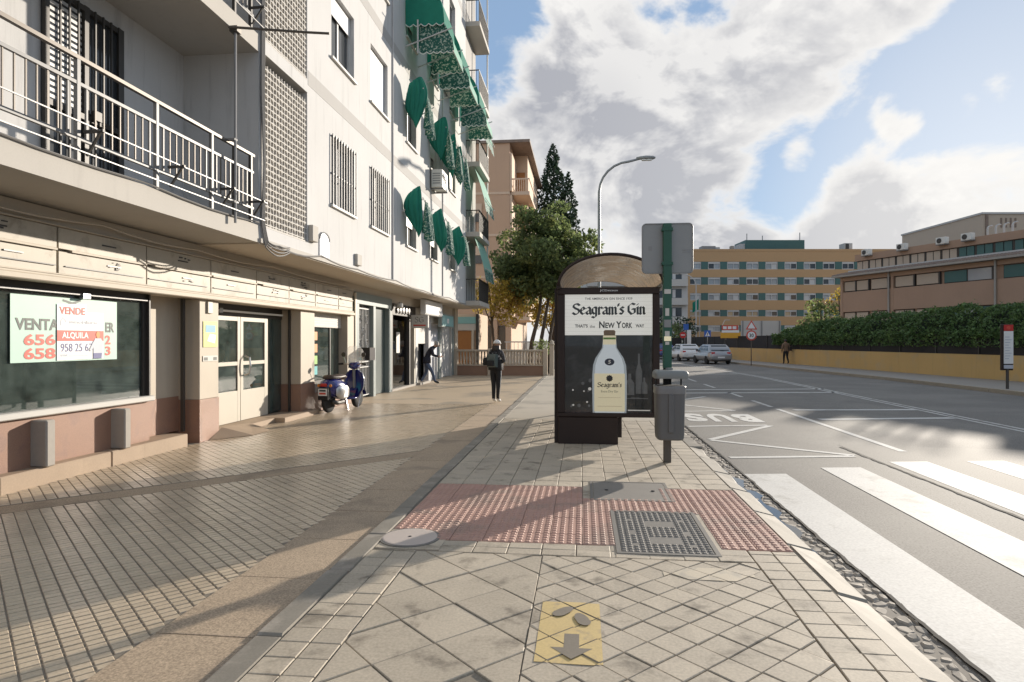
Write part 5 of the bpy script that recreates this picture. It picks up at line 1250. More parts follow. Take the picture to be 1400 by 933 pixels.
m = MB(); m.loft([[(x*s_, y*s_*.9+.06, z_) for x, y in ((-.10,-.11),(.10,-.11),(.11,.0),(-.11,.0))] for z_, s_ in ((1.24,.8),(1.38,1.),(1.50,.9))]); ob('hair', m, 'hair_dark', wt, smooth=True)
bp = thing('backpack', 'dark backpack worn by the person in black on the plaza', 'backpack', (wx,wy,PZ), R(-20), world=False)
m = MB(); m.loft([[(a, -.13-b*k, z_) for a, b in ((-.13,0),(.13,0),(.12,.13),(.0,.16),(-.12,.13))] for z_, k in ((.94,.7),(.98,1.0),(1.18,1.05),(1.28,.7))]); ob('bag', m, 'dark_green_panel', bp, smooth=40)
m = MB(); m.loft([[(a, -.13-b*k, z_) for a, b in ((-.09,.14),(.09,.14),(.08,.20),(-.08,.20))] for z_, k in ((.97,1.0),(1.0,1.05),(1.10,1.05),(1.12,1))]); ob('pocket', m, 'cloth_black', bp, smooth=40)
for sx_ in (-1,1): m = MB(); m.tube([(sx_*.10,-.13,1.26),(sx_*.11,-.06,1.40),(sx_*.12,.08,1.38),(sx_*.12,.15,1.2),(sx_*.12,.03,1.02),(sx_*.10,-.12,.97)], .014, 5); ob('strap', m, 'cloth_black', bp, smooth=True)
ha = thing('handbag', 'dark bag hanging at the left hip of the person in black', 'bag', (wx,wy,PZ), R(-20), world=False)
m = MB(); m.loft([[(-.24+a, b*k-.02, z_) for a, b in ((-.07,-.13),(.05,-.13),(.05,.13),(-.07,.13))] for z_, k in ((.98,.8),(1.02,1),(1.14,.95),(1.18,.6))]); ob('pouch', m, 'cloth_black', ha, smooth=40)
m = MB(); m.tube([(-.24,.10,1.16),(-.10,.13,1.36),(.10,.0,1.39),(-.1,-.13,1.33),(-.24,-.12,1.16)], .01, 5); ob('strap', m, 'cloth_black', ha, smooth=True)
# man stooping in front of the white shop
mt_ = thing('person', 'grey-haired person in dark jacket and jeans stooping by the far shop doorway', 'person', (-5.82,23.9,PZ), R(-75), world=False)
J = {'pelvis': (0,-.10,.88,.15,.13),'waist': (0,-.04,1.06,.15,.12),'chest': (0,.10,1.27,.185,.135),'neck': (0,.22,1.40,.058,.058),'head0': (0,.28,1.44,.066,.07),'head1': (0,.33,1.49,.084,.092),'head2': (0,.35,1.56,.058,.062),
     'shL': (-.19,.10,1.35,.075,.075),'elL': (-.24,.16,1.08,.058,.058),'wrL': (-.13,.38,1.03,.040,.040),'haL': (-.08,.45,1.03,.030,.036),
     'shR': (.19,.10,1.35,.075,.075),'elR': (.23,.18,1.08,.058,.058),'wrR': (.10,.40,1.03,.040,.040),'haR': (.04,.47,1.03,.030,.036),
     'hipL': (-.09,-.08,.80,.10,.11),'knL': (-.09,-.06,.45,.07,.072),'anL': (-.09,-.28,.10,.048,.05),'toL': (-.10,-.12,.035,.040,.032),
     'hipR': (.09,-.08,.80,.10,.11),'knR': (.09,.14,.46,.07,.072),'anR': (.09,.24,.10,.048,.05),'toR': (.10,.40,.035,.040,.032)}
def pick(c):
    if c.z < .10: return 3
    if c.z > 1.41 and c.y > .2: return 2
    if c.y > .36 and c.z < 1.15: return 2
    return 0 if c.z > .84 else 1
inst('body', body_mesh('body', J, BE, ['cloth_navy','cloth_jeans','skin','cloth_black'], pick), mt_, (0,0,0))
head_parts(mt_, (0,.335,1.495), .105, (0,1,-.35), 'hair_grey')
hand(mt_, (-.07,.46,1.03), (.3,1,0), (-.9,.2,.3)); hand(mt_, (.03,.48,1.03), (-.3,1,0), (.9,.2,.3))
m = MB(); m.loft([[(x*s_, y*s_-.07+.0, z_) for x, y in ((-.17,-.14),(.17,-.14),(.19,.0),(.17,.15),(-.17,.15),(-.19,0))] for z_, s_ in ((.78,1.0),(.90,1.02),(1.02,.98))]); ob('jacket_hem', m, 'cloth_navy', mt_, smooth=True)
nb_ = thing('paper_sheet', 'white paper held by the stooping person at the far shop', 'paper', (-5.37,24.0,.9)); bx('sheet', 'print_white', nb_, -5.38, -5.36, 23.85, 24.1, .90, 1.14)
# walker on the opposite pavement
pt = thing('person', 'person in brown jacket walking along the yellow wall across the road', 'person', (14.0,46.5,0), R(10), world=False)
J = {'pelvis': (0,0,.92,.15,.12),'waist': (0,0,1.08,.15,.12),'chest': (0,.01,1.32,.19,.14),'neck': (0,.03,1.47,.055,.055),'head0': (0,.04,1.52,.065,.07),'head1': (0,.05,1.60,.084,.092),'head2': (0,.05,1.68,.058,.062),
     'shL': (-.20,.0,1.40,.08,.08),'elL': (-.27,-.04,1.13,.062,.062),'wrL': (-.25,.06,.90,.042,.042),'haL': (-.24,.09,.82,.03,.036),
     'shR': (.20,.0,1.40,.08,.08),'elR': (.27,-.02,1.13,.062,.062),'wrR': (.26,.06,.90,.042,.042),'haR': (.25,.09,.82,.03,.036),
     'hipL': (-.09,0,.84,.10,.11),'knL': (-.09,.10,.48,.068,.07),'anL': (-.09,.10,.10,.046,.05),'toL': (-.09,.24,.035,.038,.032),
     'hipR': (.09,0,.84,.10,.11),'knR': (.09,-.02,.48,.068,.07),'anR': (.09,-.20,.12,.046,.05),'toR': (.09,-.06,.04,.038,.032)}
def pick(c):
    if c.z < .10: return 3
    if c.z > 1.48 or (c.z < .88 and abs(c.x) > .19): return 2
    return 0 if c.z > .90 else 1
inst('body', body_mesh('body', J, BE, ['cloth_brown','cloth_black','skin','cloth_black'], pick), pt, (0,0,0)); head_parts(pt, (0,.05,1.605), .10, (0,1,0), 'hair_dark')
hand(pt, (-.24,.09,.82), (0,.2,-1), (1,0,0)); hand(pt, (.25,.09,.82), (0,.2,-1), (-1,0,0))
ba = thing('shoulder_bag', 'dark shoulder bag carried by the walker along the yellow wall', 'bag', (14.0,46.5,0), R(10), world=False); m = MB(); m.loft([[(.30+a, b*k, z_) for a, b in ((-.06,-.17),(.06,-.17),(.06,.17),(-.06,.17))] for z_, k in ((.92,.9),(.96,1),(1.14,.95),(1.18,.7))]); ob('pouch', m, 'cloth_black', ba, smooth=40)
m = MB(); m.tube([(.30,.14,1.15),(.22,.05,1.47),(.30,-.14,1.15)], .012, 5); ob('strap', m, 'cloth_black', ba)

# ------------------------------------------------------------------ scooter
v = thing('scooter', 'blue and chrome scooter with windscreen parked by the small shop window', 'scooter', (-5.62,14.6,PZ), R(-9), world=False)
def sec(y, zc, a, b, n=16, e=2.4, cx=0): return [(cx+a*math.copysign(abs(math.cos(2*math.pi*k/n))**(2/e), math.cos(2*math.pi*k/n)), y, zc+b*math.copysign(abs(math.sin(2*math.pi*k/n))**(2/e), math.sin(2*math.pi*k/n))) for k in range(n)]
m = MB(); m.loft([sec(-.78,.58,.05,.08),sec(-.72,.58,.17,.17),sec(-.55,.55,.22,.22),sec(-.3,.52,.235,.24),sec(-.08,.47,.20,.21),sec(.06,.40,.14,.14),sec(.12,.36,.10,.08)]); ob('rear_body', m, 'scooter_blue', v, smooth=True)
m = MB(); m.loft([sec(.02,.27,.17,.035),sec(.3,.26,.19,.035),sec(.48,.28,.18,.035)]); ob('footboard', m, 'scooter_blue', v, smooth=True)
m = MB(); rings = []
for z_, y, w_ in ((.28,.44,.19),(.45,.54,.25),(.65,.57,.255),(.82,.58,.22),(.92,.57,.12)): rings.append([(w_*math.sin(a), y+.05*math.cos(a*1.0)-.03*0, z_) for a in [R(-90+22.5*k) for k in range(9)]] + [(w_*.97*math.sin(a), y+.05*math.cos(a)-.035, z_) for a in [R(90-22.5*k) for k in range(9)]])
m.loft(rings); ob('leg_shield', m, 'scooter_blue', v, smooth=40)
m = MB(); m.tube([(.19,.45,.28),(.255,.55,.5),(.258,.57,.7),(.2,.58,.86),(0,.6,.95),(-.2,.58,.86),(-.258,.57,.7),(-.255,.55,.5),(-.19,.45,.28)], .012, 5); ob('shield_trim', m, 'chrome', v, smooth=True)
m = MB(); m.loft([sec(.44,1.0,.06,.05),sec(.5,1.02,.12,.085),sec(.62,1.03,.13,.09),sec(.70,1.02,.09,.07)]); ob('headset', m, 'scooter_blue', v, smooth=True)
m = MB(); m.lathe([(.085,0),(.085,.03),(.06,.045)], 16, (0,.69,1.02), 'y'); ob('headlight', m, 'chrome', v, smooth=True)
m = MB(); m.tube([(0,.58,.2),(0,.56,.6),(0,.54,1.0)], .035, 8); ob('steering_column', m, 'grey_metal', v)
for sx_ in (-1,1):
    m = MB(); m.tube([(sx_*.08,.52,1.05),(sx_*.22,.50,1.07),(sx_*.34,.46,1.06)], .017, 6); hb = ob('handlebar', m, 'chrome', v); m = MB(); m.tube([(sx_*.25,.49,1.07),(sx_*.36,.45,1.06)], .024, 8); ob('grip', m, 'rubber', hb)
    m = MB(); m.tube([(sx_*.2,.52,1.08),(sx_*.27,.52,1.25)], .007, 5); mr = ob('mirror', m, 'chrome', v); m = MB(); m.lathe([(.055,0),(.06,.015),(.01,.03)], 12, (sx_*.27,.51,1.29), 'y'); ob('mirror_glass', m, 'dark_metal', mr)
    m = MB(); m.lathe([(.03,0),(.035,.02),(.01,.05)], 10, (sx_*.15,-.76,.62), 'y'); m.xf(Matrix.Translation((0,-.02,0))); ob('indicator', m, 'sticker_orange', v)
    m = MB(); m.loft([sec(-.62,.47,.01,.08,cx=sx_*.205),sec(-.5,.46,.05,.155,cx=sx_*.22),sec(-.25,.45,.06,.165,cx=sx_*.235),sec(-.05,.43,.01,.09,cx=sx_*.2)]); ob('side_cowl', m, 'chrome' if sx_ > 0 else 'scooter_blue', v, smooth=True)
m = MB(); m.loft([sec(-.70,.79,.10,.03),sec(-.6,.80,.15,.055),sec(-.3,.79,.16,.05),sec(-.1,.80,.15,.055),sec(.06,.77,.09,.03)]); ob('seat', m, 'seat_brown', v, smooth=True)
for yy in (-.60, .70):
    m = MB(); m.lathe([(.12,-.055),(.20,-.055),(.235,-.035),(.245,0),(.235,.035),(.20,.055),(.12,.055)], 24, (0,yy,.245), 'x'); w_ = ob('wheel', m, 'rubber', v, smooth=40); m = MB(); m.lathe([(.02,-.05),(.13,-.045),(.13,.045),(.02,.05)], 18, (0,yy,.245), 'x'); ob('rim', m, 'grey_metal', w_)
m = MB(); rings = []
for k in range(9):
    a = R(-10+160*k/8); rings.append([(x_, .70+.285*math.cos(a+R(20)), .245+.285*math.sin(a+R(20))) for x_ in (-.09,-.05,.05,.09)])
m.loft(rings, cap=False, closed=False); ob('front_mudguard', m, 'scooter_blue', v, smooth=True)
bx('tail_light', 'red', v, -.075, .075, -.83, -.775, .60, .67, .012); bx('number_plate', 'print_white', v, -.11, .11, -.855, -.845, .40, .56); bx('plate_holder', 'black', v, -.125, .125, -.844, -.70, .30, .58, .01)
f6 = put((-.11,-.856,.40),(1,0,0),(0,0,1))
text('plate_text', '2431', 'print_dark', v, f6, .04, .09, .14, .05, .01, .001) if False else None
for j in range(2): frect('plate_text', .03, .19, .03+j*.065, .07+j*.065, 'red_soft' if j == 0 else 'print_dark', v, f6, .001)
m = MB(); m.tube([(.16,-.70,.25),(.17,-.5,.22),(.14,-.2,.22)], .05, 8); ob('exhaust', m, 'dark_metal', v, smooth=True)
m = MB(); m.tube([(.12,-.05,.28),(.22,-.12,.02)], .012, 6); ob('side_stand', m, 'chrome', v); m = MB(); m.tube([(.26,.40,.35),(.24,.3,.02)], .009, 5); ob('stand_leg', m, 'chrome', v)
ws_ = MB(); rings = []
for z_, y, w_ in ((1.0,.70,.12),(1.12,.72,.22),(1.28,.68,.25),(1.42,.62,.22),(1.50,.58,.12)): rings.append([(w_*math.sin(a), y+.06*math.cos(a)-.06, z_) for a in [R(-80+20*k) for k in range(9)]])
ws_.loft(rings, cap=False, closed=False); glass('windscreen', (.93,.94,.93), .06, .02, haze=.5, hcol=(.70,.69,.67)); ob('windscreen', ws_, 'windscreen', v, smooth=True)
# ------------------------------------------------------------------ opposite side: yellow wall, screen fence, hedge
yw = thing('yellow_wall', 'long low ochre-yellow boundary wall across the road', 'wall', (15.5,40,0))
fb = thing('screen_fence', 'black screen fence standing on the yellow wall under the hedge', 'fence', (15.6,40,1.0))
def off(p, q_, d_):
    t_ = Vector((q_[0]-p[0], q_[1]-p[1])).normalized(); return Vector((t_.y, -t_.x))*d_
for a, b in zip(WALL_R, WALL_R[1:]):
    o = off(a, b, .22); e = (Vector(b)-Vector(a)).normalized()*.012; b2 = (b[0]-e.x, b[1]-e.y)
    m = MB(); m.prism([a, (a[0]+o.x,a[1]+o.y), (b2[0]+o.x,b2[1]+o.y), b2], -.1, 1.02, .01); ob('wall_panel', m, 'yellow_wall', yw)
    o1 = off(a, b, .09); o2 = off(a, b, .12); m = MB(); m.prism([(a[0]+o1.x,a[1]+o1.y),(a[0]+o2.x,a[1]+o2.y),(b2[0]+o2.x,b2[1]+o2.y),(b2[0]+o1.x,b2[1]+o1.y)], 1.02, 2.02, .002); ob('screen', m, 'fence_black', fb)
    n = int(math.dist(a, b)/2.5)
    for k in range(n):
        p = Vector(a).lerp(Vector(b), k/n); bx('fence_post', 'dark_metal', fb, p.x+o1.x-.045, p.x+o1.x-.002, p.y-.03, p.y+.03, 1.02, 2.06)
hg = thing('hedge', 'long clipped green hedge bulging over the black screen fence', 'hedge', (17,35,0))
rr_ = np.random.default_rng(5); pts = []; core = MB(); ringsc = []
HT = [(20.0,8,3.35),(18.8,15,3.35),(17.2,27,3.05),(16.1,35,2.95),(15.0,43,2.75),(14.45,47,2.45),(14.1,49.6,2.0)]
def hedge_at(t_):
    i = min(int(t_), len(HT)-2); f_ = t_-i; a, b = HT[i], HT[i+1]; d_ = Vector((b[0]-a[0], b[1]-a[1])).normalized()
    return Vector((a[0]+(b[0]-a[0])*f_, a[1]+(b[1]-a[1])*f_)), Vector((d_.y,-d_.x)), a[2]+(b[2]-a[2])*f_
for k in range(61):
    p, nn, h = hedge_at(k/60*5.999); c_ = p+nn*.75; ring = []
    for j in range(12):
        a = 2*math.pi*j/12; ring.append((c_.x+nn.x*.62*math.cos(a), c_.y+nn.y*.62*math.cos(a), max(.05, 1.2+(h-1.35)*math.sin(a)*(1 if math.sin(a) > 0 else .9))))
    ringsc.append(ring)
core.loft(ringsc); ob('dark_core', core, 'hedge_core', hg)  # solid near-black core behind the leaves
N = 42000
for k in range(N):
    t_ = rr_.uniform(0, 5.999)**1.0; p, nn, h = hedge_at(t_); a = rr_.uniform(-.35, math.pi*.62); lump = .10*math.sin(t_*9+a*2)+.08*math.sin(t_*23.)+.06*math.sin(t_*47+a*5)
    r0 = .86+lump+rr_.normal()*.06; r1 = (h-1.2)+lump+rr_.normal()*.07
    x = p+nn*.75-nn*r0*math.cos(a); pts.append((x.x, x.y, 1.35+max(-.1,(r1-.1)*math.sin(a)) if math.sin(a) > 0 else 1.85+math.sin(a)*.6+rr_.uniform(0,.3)))
leaves('foliage', 'leaf_hedge', pts, .075, hg, 3)

# ------------------------------------------------------------------ brown brick building behind the hedge
ba_ = math.atan2(-.905, .425)
bb = thing('brick_building', 'brown brick school-like building with strip windows behind the hedge', 'building', (21.9,57.8,0), ba_, world=False)
LEN = 15.6
bx('wall', 'brown_brick', bb, 0, LEN, .25, 11, -.2, 7.0)
def bandw(name, mat, z0, z1, y=0, x0=0, x1=LEN): return bx(name, mat, bb, x0, x1, y, .26, z0, z1)
bandw('brick_band', 'brown_brick', 4.05, 5.72); bandw('brick_band', 'brown_brick', 6.66, 6.98); bandw('brick_band', 'brown_brick', .0, 2.3)
xs = [(.28,1.42),(1.52,2.7),(2.95,4.5),(5.15,6.75),(6.95,8.75),(9.1,12.5),(13.2,LEN-.2)]
for (a, b) in xs:
    for z0, z1 in ((5.72,6.66),(2.3,4.05)):
        sh_ = b < 9
        fr_ = bx('window', 'dark_frame', bb, a, b, .20, .245, z0+.02, z1-.02); n = max(1, round((b-a)/(1.6 if z0 > 5 else 1.0)))
        for k in range(n):
            p0, p1 = a+(b-a)*k/n+.05, a+(b-a)*(k+1)/n-.05
            if sh_: bx('shutter', 'beige_far', fr_, p0, p1, .12, .195, z0+.10, z1-.08)
            else: bx('pane', 'hosp_green' if k % 2 == 0 else 'pane_mid', fr_, p0, p1, .16, .195, z0+.08, z1-.08)
    bx('mullion', 'dark_metal', bb, b+.02, b+.12, .06, .25, 5.72, 6.66)
for x_ in (4.75, 12.85):
    m = MB(); m.tube([(x_,-.09,0),(x_,-.09,7.0)], .07, 8); ob('downpipe', m, 'concrete', bb); 
bx('pier', 'brown_brick', bb, 0, .24, -.03, .26, 0, 6.99); bx('pier', 'brown_brick', bb, 4.9, 5.1, -.02, .26, 0, 6.65)
# tiled eave
m = MB(); m.loft([[(-.45,-.55,7.0),(-.45,-.55,7.14),(-.45,1.3,7.52),(-.45,1.3,7.0)], [(LEN,-.55,7.0),(LEN,-.55,7.14),(LEN,1.3,7.52),(LEN,1.3,7.0)]]); ob('eave', m, 'concrete', bb)
tm_ = MB(); tm_.add([(-.10,0,0),(.10,0,0),(.10,1.5,.30),(-.10,1.5,.30),(0,0,.09),(0,1.5,.39)], [(0,4,5,3),(4,1,2,5),(0,1,4),(3,5,2)]); tme_ = mesh_of('roof_tile', tm_, 'roof_tile')
for k in range(70): inst('roof_tile', tme_, bb, (-.40+k*.228, -.50, 7.155))
bx('eave_flashing', 'grey_block', bb, -.3, LEN, 1.15, 1.29, 7.52, 7.66)
bx('upper_wall', 'brown_brick', bb, .3, LEN, 1.3, 10, 7.3, 7.6); bx('upper_core', 'dark_frame', bb, .35, LEN, 1.5, 10, 7.6, 8.4); bx('parapet', 'brown_brick', bb, .3, LEN, 1.25, 10, 8.4, 8.95)
for k in range(12):
    a = .45+k*1.27; f_ = bx('upper_window', 'dark_frame', bb, a-.06, a+1.2, 1.42, 1.49, 7.6, 8.4)
    for j in range(2): bx('shutter' if k < 7 else 'pane', 'beige_far' if k < 7 else 'hosp_green', f_, a+j*.57, a+j*.57+.5, 1.38, 1.418, 7.68, 8.34)
m = MB()
def roof_ac(label, x_, y_=1.05, z_=8.75):
    P_ = Matrix.Translation((21.9,57.8,0)) @ Matrix.Rotation(ba_, 4, 'Z') @ Vector((x_,y_,z_))
    t = thing('air_conditioner', label, 'air conditioner', P_, ba_, 'roof air conditioners', world=False)
    bx('case', 'ac_white', t, -.38, .38, -.2, .2, 0, .50, .02); m = MB(); m.lathe([(.19,0),(.19,-.02),(.03,-.025)], 14, (-.1,-.2,.25), 'y'); ob('fan', m, 'dark_metal', t)
    bx('bracket', 'grey_metal', t, -.4, .4, -.15, .25, -.05, -.004)
for nm_, x_ in (('at the left roof corner of the brick building',1.7),('second along the brick building roof edge',5.0),('third along the brick building roof edge',8.3),('fourth along the brick building roof edge',10.2),('at the right end of the brick building roof edge',14.6)): roof_ac('white air conditioner '+nm_, x_)
for k in range(4):
    P_ = Matrix.Translation((21.9,57.8,0)) @ Matrix.Rotation(ba_, 4, 'Z') @ Vector((11.2+k*.55,1.6,8.94))
    t = thing('roof_vent', 'small cowled roof vent, %s of four on the brick building' % ['leftmost','second','third','rightmost'][k], 'vent', P_, 0, 'roof vents', world=False); m = MB(); m.tube([(0,0,0),(0,0,.5),(.05,0,.62),(.18,-.05,.68)], .07, 7); ob('pipe', m, 'grey_block', t)
    m = MB(); m.lathe([(.1,0),(.12,.05),(.05,.1)], 8, (.2,-.05,.64)); ob('cowl', m, 'grey_block', t)

def camframe(z_): 
    return (-z_*math.sin(TH), z_*math.cos(TH), 0)
# ------------------------------------------------------------------ beige block behind
bg_ = thing('beige_building', 'plain beige block with chamfered roof rising behind the brick building', 'building', camframe(68), TH, world=False)
m = MB(); m.box(49.7, 72, 0, 14, -.2, 15.0); ob('wall', m, 'beige_far', bg_); bx('roof_slab', 'grey_block', bg_, 49.6, 72.2, -.1, 14.1, 15.0, 15.2); bx('corner_rib', 'roof_tile', bg_, 50.0, 50.25, -.12, -.001, 12.6, 15.0)
for k in range(5): bx('relief_panel', 'roof_tile', bg_, 50.6+k*.95, 51.3+k*.95, -.08, -.002, 12.3+.18*k, 12.75+.18*k)
for k in range(8): bx('window', 'pane_mid', bg_, 51+k*2.2, 52.2+k*2.2, -.06, -.003, 8.5, 10)
for k in range(4): bx('relief_bar', 'roof_tile', bg_, 51.6+k*.5, 51.75+k*.5, -.07, -.003, 13.6, 14.6)

# ------------------------------------------------------------------ orange hospital
HZ = 120
ho = thing('hospital_building', 'long orange brick hospital with rows of windows and dark green panels', 'building', camframe(HZ), TH, world=False)
X0, X1 = 32.0, 74.0
rows = [(14.97,16.4),(12.1,13.5),(9.2,10.55),(6.2,7.4),(3.35,4.55)]
zz = [0] + [v_ for r_ in reversed(rows) for v_ in r_] + [18.35]
for k in range(0, len(zz), 2): bx('brick_band', 'orange_brick', ho, X0+1.2, X1, 0, .5, zz[k]-(.2 if k == 0 else 0), zz[k+1])
bx('corner_wall', 'orange_brick', ho, X0, X0+1.2, 0, .5, -.2, 18.35); bx('core', 'dark_frame', ho, X0+.3, X1, .45, 14, -.2, 18.3); bx('parapet', 'orange_brick', ho, X0-.05, X1, -.05, .55, 18.35, 18.75)
wm = MB()
for a in ((0,2.25,0,.12),(0,2.25,.95,1.3),(0,.1,.12,.95),(1.08,1.18,.12,.95),(2.15,2.25,.12,.95)): wm.box(a[0], a[1], .1, .2, a[2], a[3])
wme = mesh_of('window', wm, 'hosp_window'); pm = MB(); pm.box(0,.96,.22,.25,0,.86)
pmes = [mesh_of('pane', pm, c_) for c_ in ('pane_mid','window_dark','pane_warm','hosp_window')]
gm = MB(); gm.box(0,1.25,.02,.3,0,1.4); gme = mesh_of('green_panel', gm, 'hosp_green')
r3 = random.Random(8)
for ri, (z0, z1) in enumerate(rows):
    sc_ = (z1-z0)/1.4
    for k in range(12):
        gx = 35.3+k*3.57-3.57
        if gx+1.25+2.3 > X1: continue
        if k: inst('green_panel', gme, ho, (gx,0,z0), scale=(1,1,sc_))
        w_ = inst('window', wme, ho, (gx+1.29,0,z0), scale=(1,1,sc_*1.07))
        for j in range(2): inst('pane', r3.choice(pmes if ri > 2 else pmes[:1]*3+pmes[1:2]+pmes[3:]), ho, (gx+1.29+.11+j*1.06,0,z0+.12*sc_), scale=(1,1,sc_))
bx('plant_room', 'hosp_green', ho, 44.6, 55.9, 3, 9, 18.3, 20.9); bx('plant_room_side', 'grey_block', ho, 43.6, 44.6, 3.2, 9, 18.3, 20.2); bx('roof_unit', 'grey_metal', ho, 36.0, 38.6, 2, 4, 18.3, 19.6); bx('roof_unit', 'grey_block', ho, 38.6, 39.4, 2, 4, 18.3, 19.4)
bx('roof_unit', 'concrete', ho, 41.2, 41.7, 1, 2, 18.3, 19.5); bx('roof_unit', 'grey_block', ho, 62.5, 64, 1, 3, 18.3, 20.0); bx('roof_unit', 'dark_frame', ho, 62.7, 63.3, .9, 1, 18.9, 19.9)
for x_, h in ((45.2,1.4),(48.2,1.0),(55.4,1.6)): bx('aerial', 'grey_metal', ho, x_, x_+.12, 4, 4.12, 20.9, 20.9+h)
fl = thing('flag', 'green flag on a pole in front of the hospital corner', 'flag', camframe(112), TH, world=False)
m = MB(); m.tube([(32.6,0,0),(32.6,0,9.2)], .06, 6); ob('pole', m, 'grey_block', fl)
m = MB(); g = []
for i in range(7): g.append([(32.5-.18*i, .10*math.sin(i*1.1+j*.3), 8.9-j*.36-.10*i) for j in range(6)])
m.loft(g, cap=False, closed=False); ob('cloth', m, 'sticker_teal' if False else 'green_cloth', fl)
gb = thing('grey_apartment_block', 'pale grey apartment block with balcony bands far behind the sign post', 'building', camframe(104), TH, world=False)
bx('wall', 'grey_block', gb, 12, 28.4, 0, 12, -.2, 13.2)
for k in range(4):
    z_ = 1.4+k*3; bx('balcony_band', 'white_sill', gb, 12.2, 28.2, -.9, -.005, z_, z_+1.1)
    for j in range(6): w_ = bx('window', 'window_dark', gb, 12.8+j*2.6, 14.4+j*2.6, -.06, -.004, z_+1.15, z_+2.6); bx('pane', 'hosp_window', w_, 12.9+j*2.6, 13.4+j*2.6, -.09, -.062, z_+1.2, z_+2.5)
# ------------------------------------------------------------------ peach block beyond the plaza
pb = thing('peach_building', 'peach-coloured apartment block with corner balconies beyond the trees', 'building', (-8,46,0))
bx('wall', 'peach', pb, -16, -5.2, 45.7, 60, 3.4, 15.75); bx('roof_edge', 'roof_tile', pb, -16.1, -3.75, 45.55, 60, 15.75, 15.95)
bx('side_wall', 'peach_pale', pb, -5.2, -4.2, 49, 60, 3.4, 15.75)
for k in range(4):
    z_ = 12.25-3*k; bx('balcony_slab', 'peach_pale', pb, -5.2, -3.8, 46.0, 52, z_-.15, z_+.1); bx('string_band', 'peach_pale', pb, -16, -5.195, 45.66, 45.70, z_-.15, z_+.02)
    rl = bx('railing', 'peach_pale', pb, -3.86, -3.8, 46.0, 52, z_+.95, z_+1.05); bx('rail_end', 'peach_pale', rl, -5.2, -3.86, 46.0, 46.06, z_+.95, z_+1.05)
    for j in range(9): bx('baluster', 'peach_pale', rl, -5.15+j*.15, -5.10+j*.15, 46.01, 46.05, z_+.1, z_+.95)
    bx('balcony_door', 'wood_door', pb, -5.1, -4.4, 48.9, 48.99, z_+.1, z_+2.2); bx('return_wall', 'peach_pale', pb, -5.19, -5.05, 45.75, 48.9, z_+.1, z_+2.8)
    for j in range(2): w_ = bx('window', 'window_dark', pb, -11+j*2.6, -9.8+j*2.6, 45.62, 45.69, z_+.9, z_+2.2); bx('shutter', 'peach_pale', w_, -11+j*2.6, -9.8+j*2.6, 45.58, 45.615, z_+1.5, z_+2.2)
bx('ground_floor', 'peach_pale', pb, -16, -5.2, 46.2, 60, -.2, 3.4)
for k in range(6): bx('pilaster', 'peach', pb, -10.5+k*1.0, -10.1+k*1.0, 45.7, 46.2, -.2, 3.39)
for k in range(5): bx('shopfront', 'window_dark', pb, -10.05+k*1.0, -9.55+k*1.0, 46.1, 46.19, 0, 2.7)
ks = thing('end_shop', 'small shop front with brown door and pale teal fascia beyond the balustrade', 'shop', (-6,33,0))
bx('wall', 'peach_pale', ks, -9, -5.35, 33.0, 36, -.1, 3.0); bx('fascia', 'sign_teal', ks, -8, -5.4, 32.9, 33.0, 2.5, 2.85); bx('blind', 'white_sill', ks, -8, -5.4, 32.9, 32.99, 2.15, 2.48); bx('door', 'wood_door', ks, -7.0, -5.75, 32.93, 32.99, 0, 2.12); bx('frame', 'cream_frame', ks, -5.74, -5.62, 32.9, 33.0, 0, 2.15); bx('downpipe', 'dark_metal', ks, -5.5, -5.36, 32.85, 33.0, 0, 3.0)
t = thing('low_white_wall', 'low white garden wall with railing behind the balustrade', 'wall', (-1,41,0)); bx('panel', 'white_sill', t, -5, 1.2, 41, 41.2, -.1, 1.0); bx('rail', 'white_metal', t, -5, 1.2, 41.05, 41.15, 1.5, 1.58)
for k in range(25): bx('bar', 'white_metal', t, -4.9+k*.25, -4.87+k*.25, 41.08, 41.11, 1.0, 1.5)
# ------------------------------------------------------------------ trees
def trunk(t, pts, r0, r1, name='trunk'):
    m = MB(); n = len(pts); m.tube(pts, r0, 8, rs=[r0+(r1-r0)*k/(n-1) for k in range(n)]); return ob(name, m, 'bark', t, smooth=True)
def tree(name, label, base, trunks, clumps, mat, per, size, seed, group='trees', mats2=None):
    t = thing(name, label, 'tree', base, group=group)
    for tr in trunks: trunk(t, tr[0], tr[1], tr[2], tr[3] if len(tr) > 3 else 'trunk')
    leaves('crown', mat, clump_points(clumps, per, seed), size, t, seed); return t
def limbs(b, tops, r_, z_split):
    out = []
    for i, tp in enumerate(tops):
        s_ = Vector((b[0], b[1], z_split)); e = Vector(tp); mid = s_.lerp(e, .5)+Vector((rng.uniform(-.15,.15), rng.uniform(-.15,.15), .15)); out.append(([s_, mid, e], r_, r_*.25, 'limb'))
    return out
def crown(cx, cy, cz, rx, ry, rz, n, seed, cr=(.55,.95)):
    r = random.Random(seed); out = []
    while len(out) < n:
        d_ = Vector((r.gauss(0,1), r.gauss(0,1), r.gauss(0,1))).normalized()*r.uniform(.25, 1)**.5
        s_ = r.uniform(*cr); out.append((cx+d_.x*rx, cy+d_.y*ry, cz+d_.z*rz, s_, s_, s_*.75))
    return out
cl = crown(-2.1, 34.6, 6.25, 2.55, 2.2, 2.25, 66, 2, (.5,.95)) + crown(-2.6, 34.4, 4.5, 1.7, 1.3, .6, 12, 12, (.4,.7)) + [(.2,34.6,6.9,.6,.6,.35),(.55,34.5,7.4,.35,.35,.2),(.35,34.5,6.0,.5,.5,.3),(-4.6,34.5,6.2,.5,.5,.3),(-3.2,34.5,8.6,.6,.6,.3),(-1.2,34.6,8.8,.6,.6,.3)]
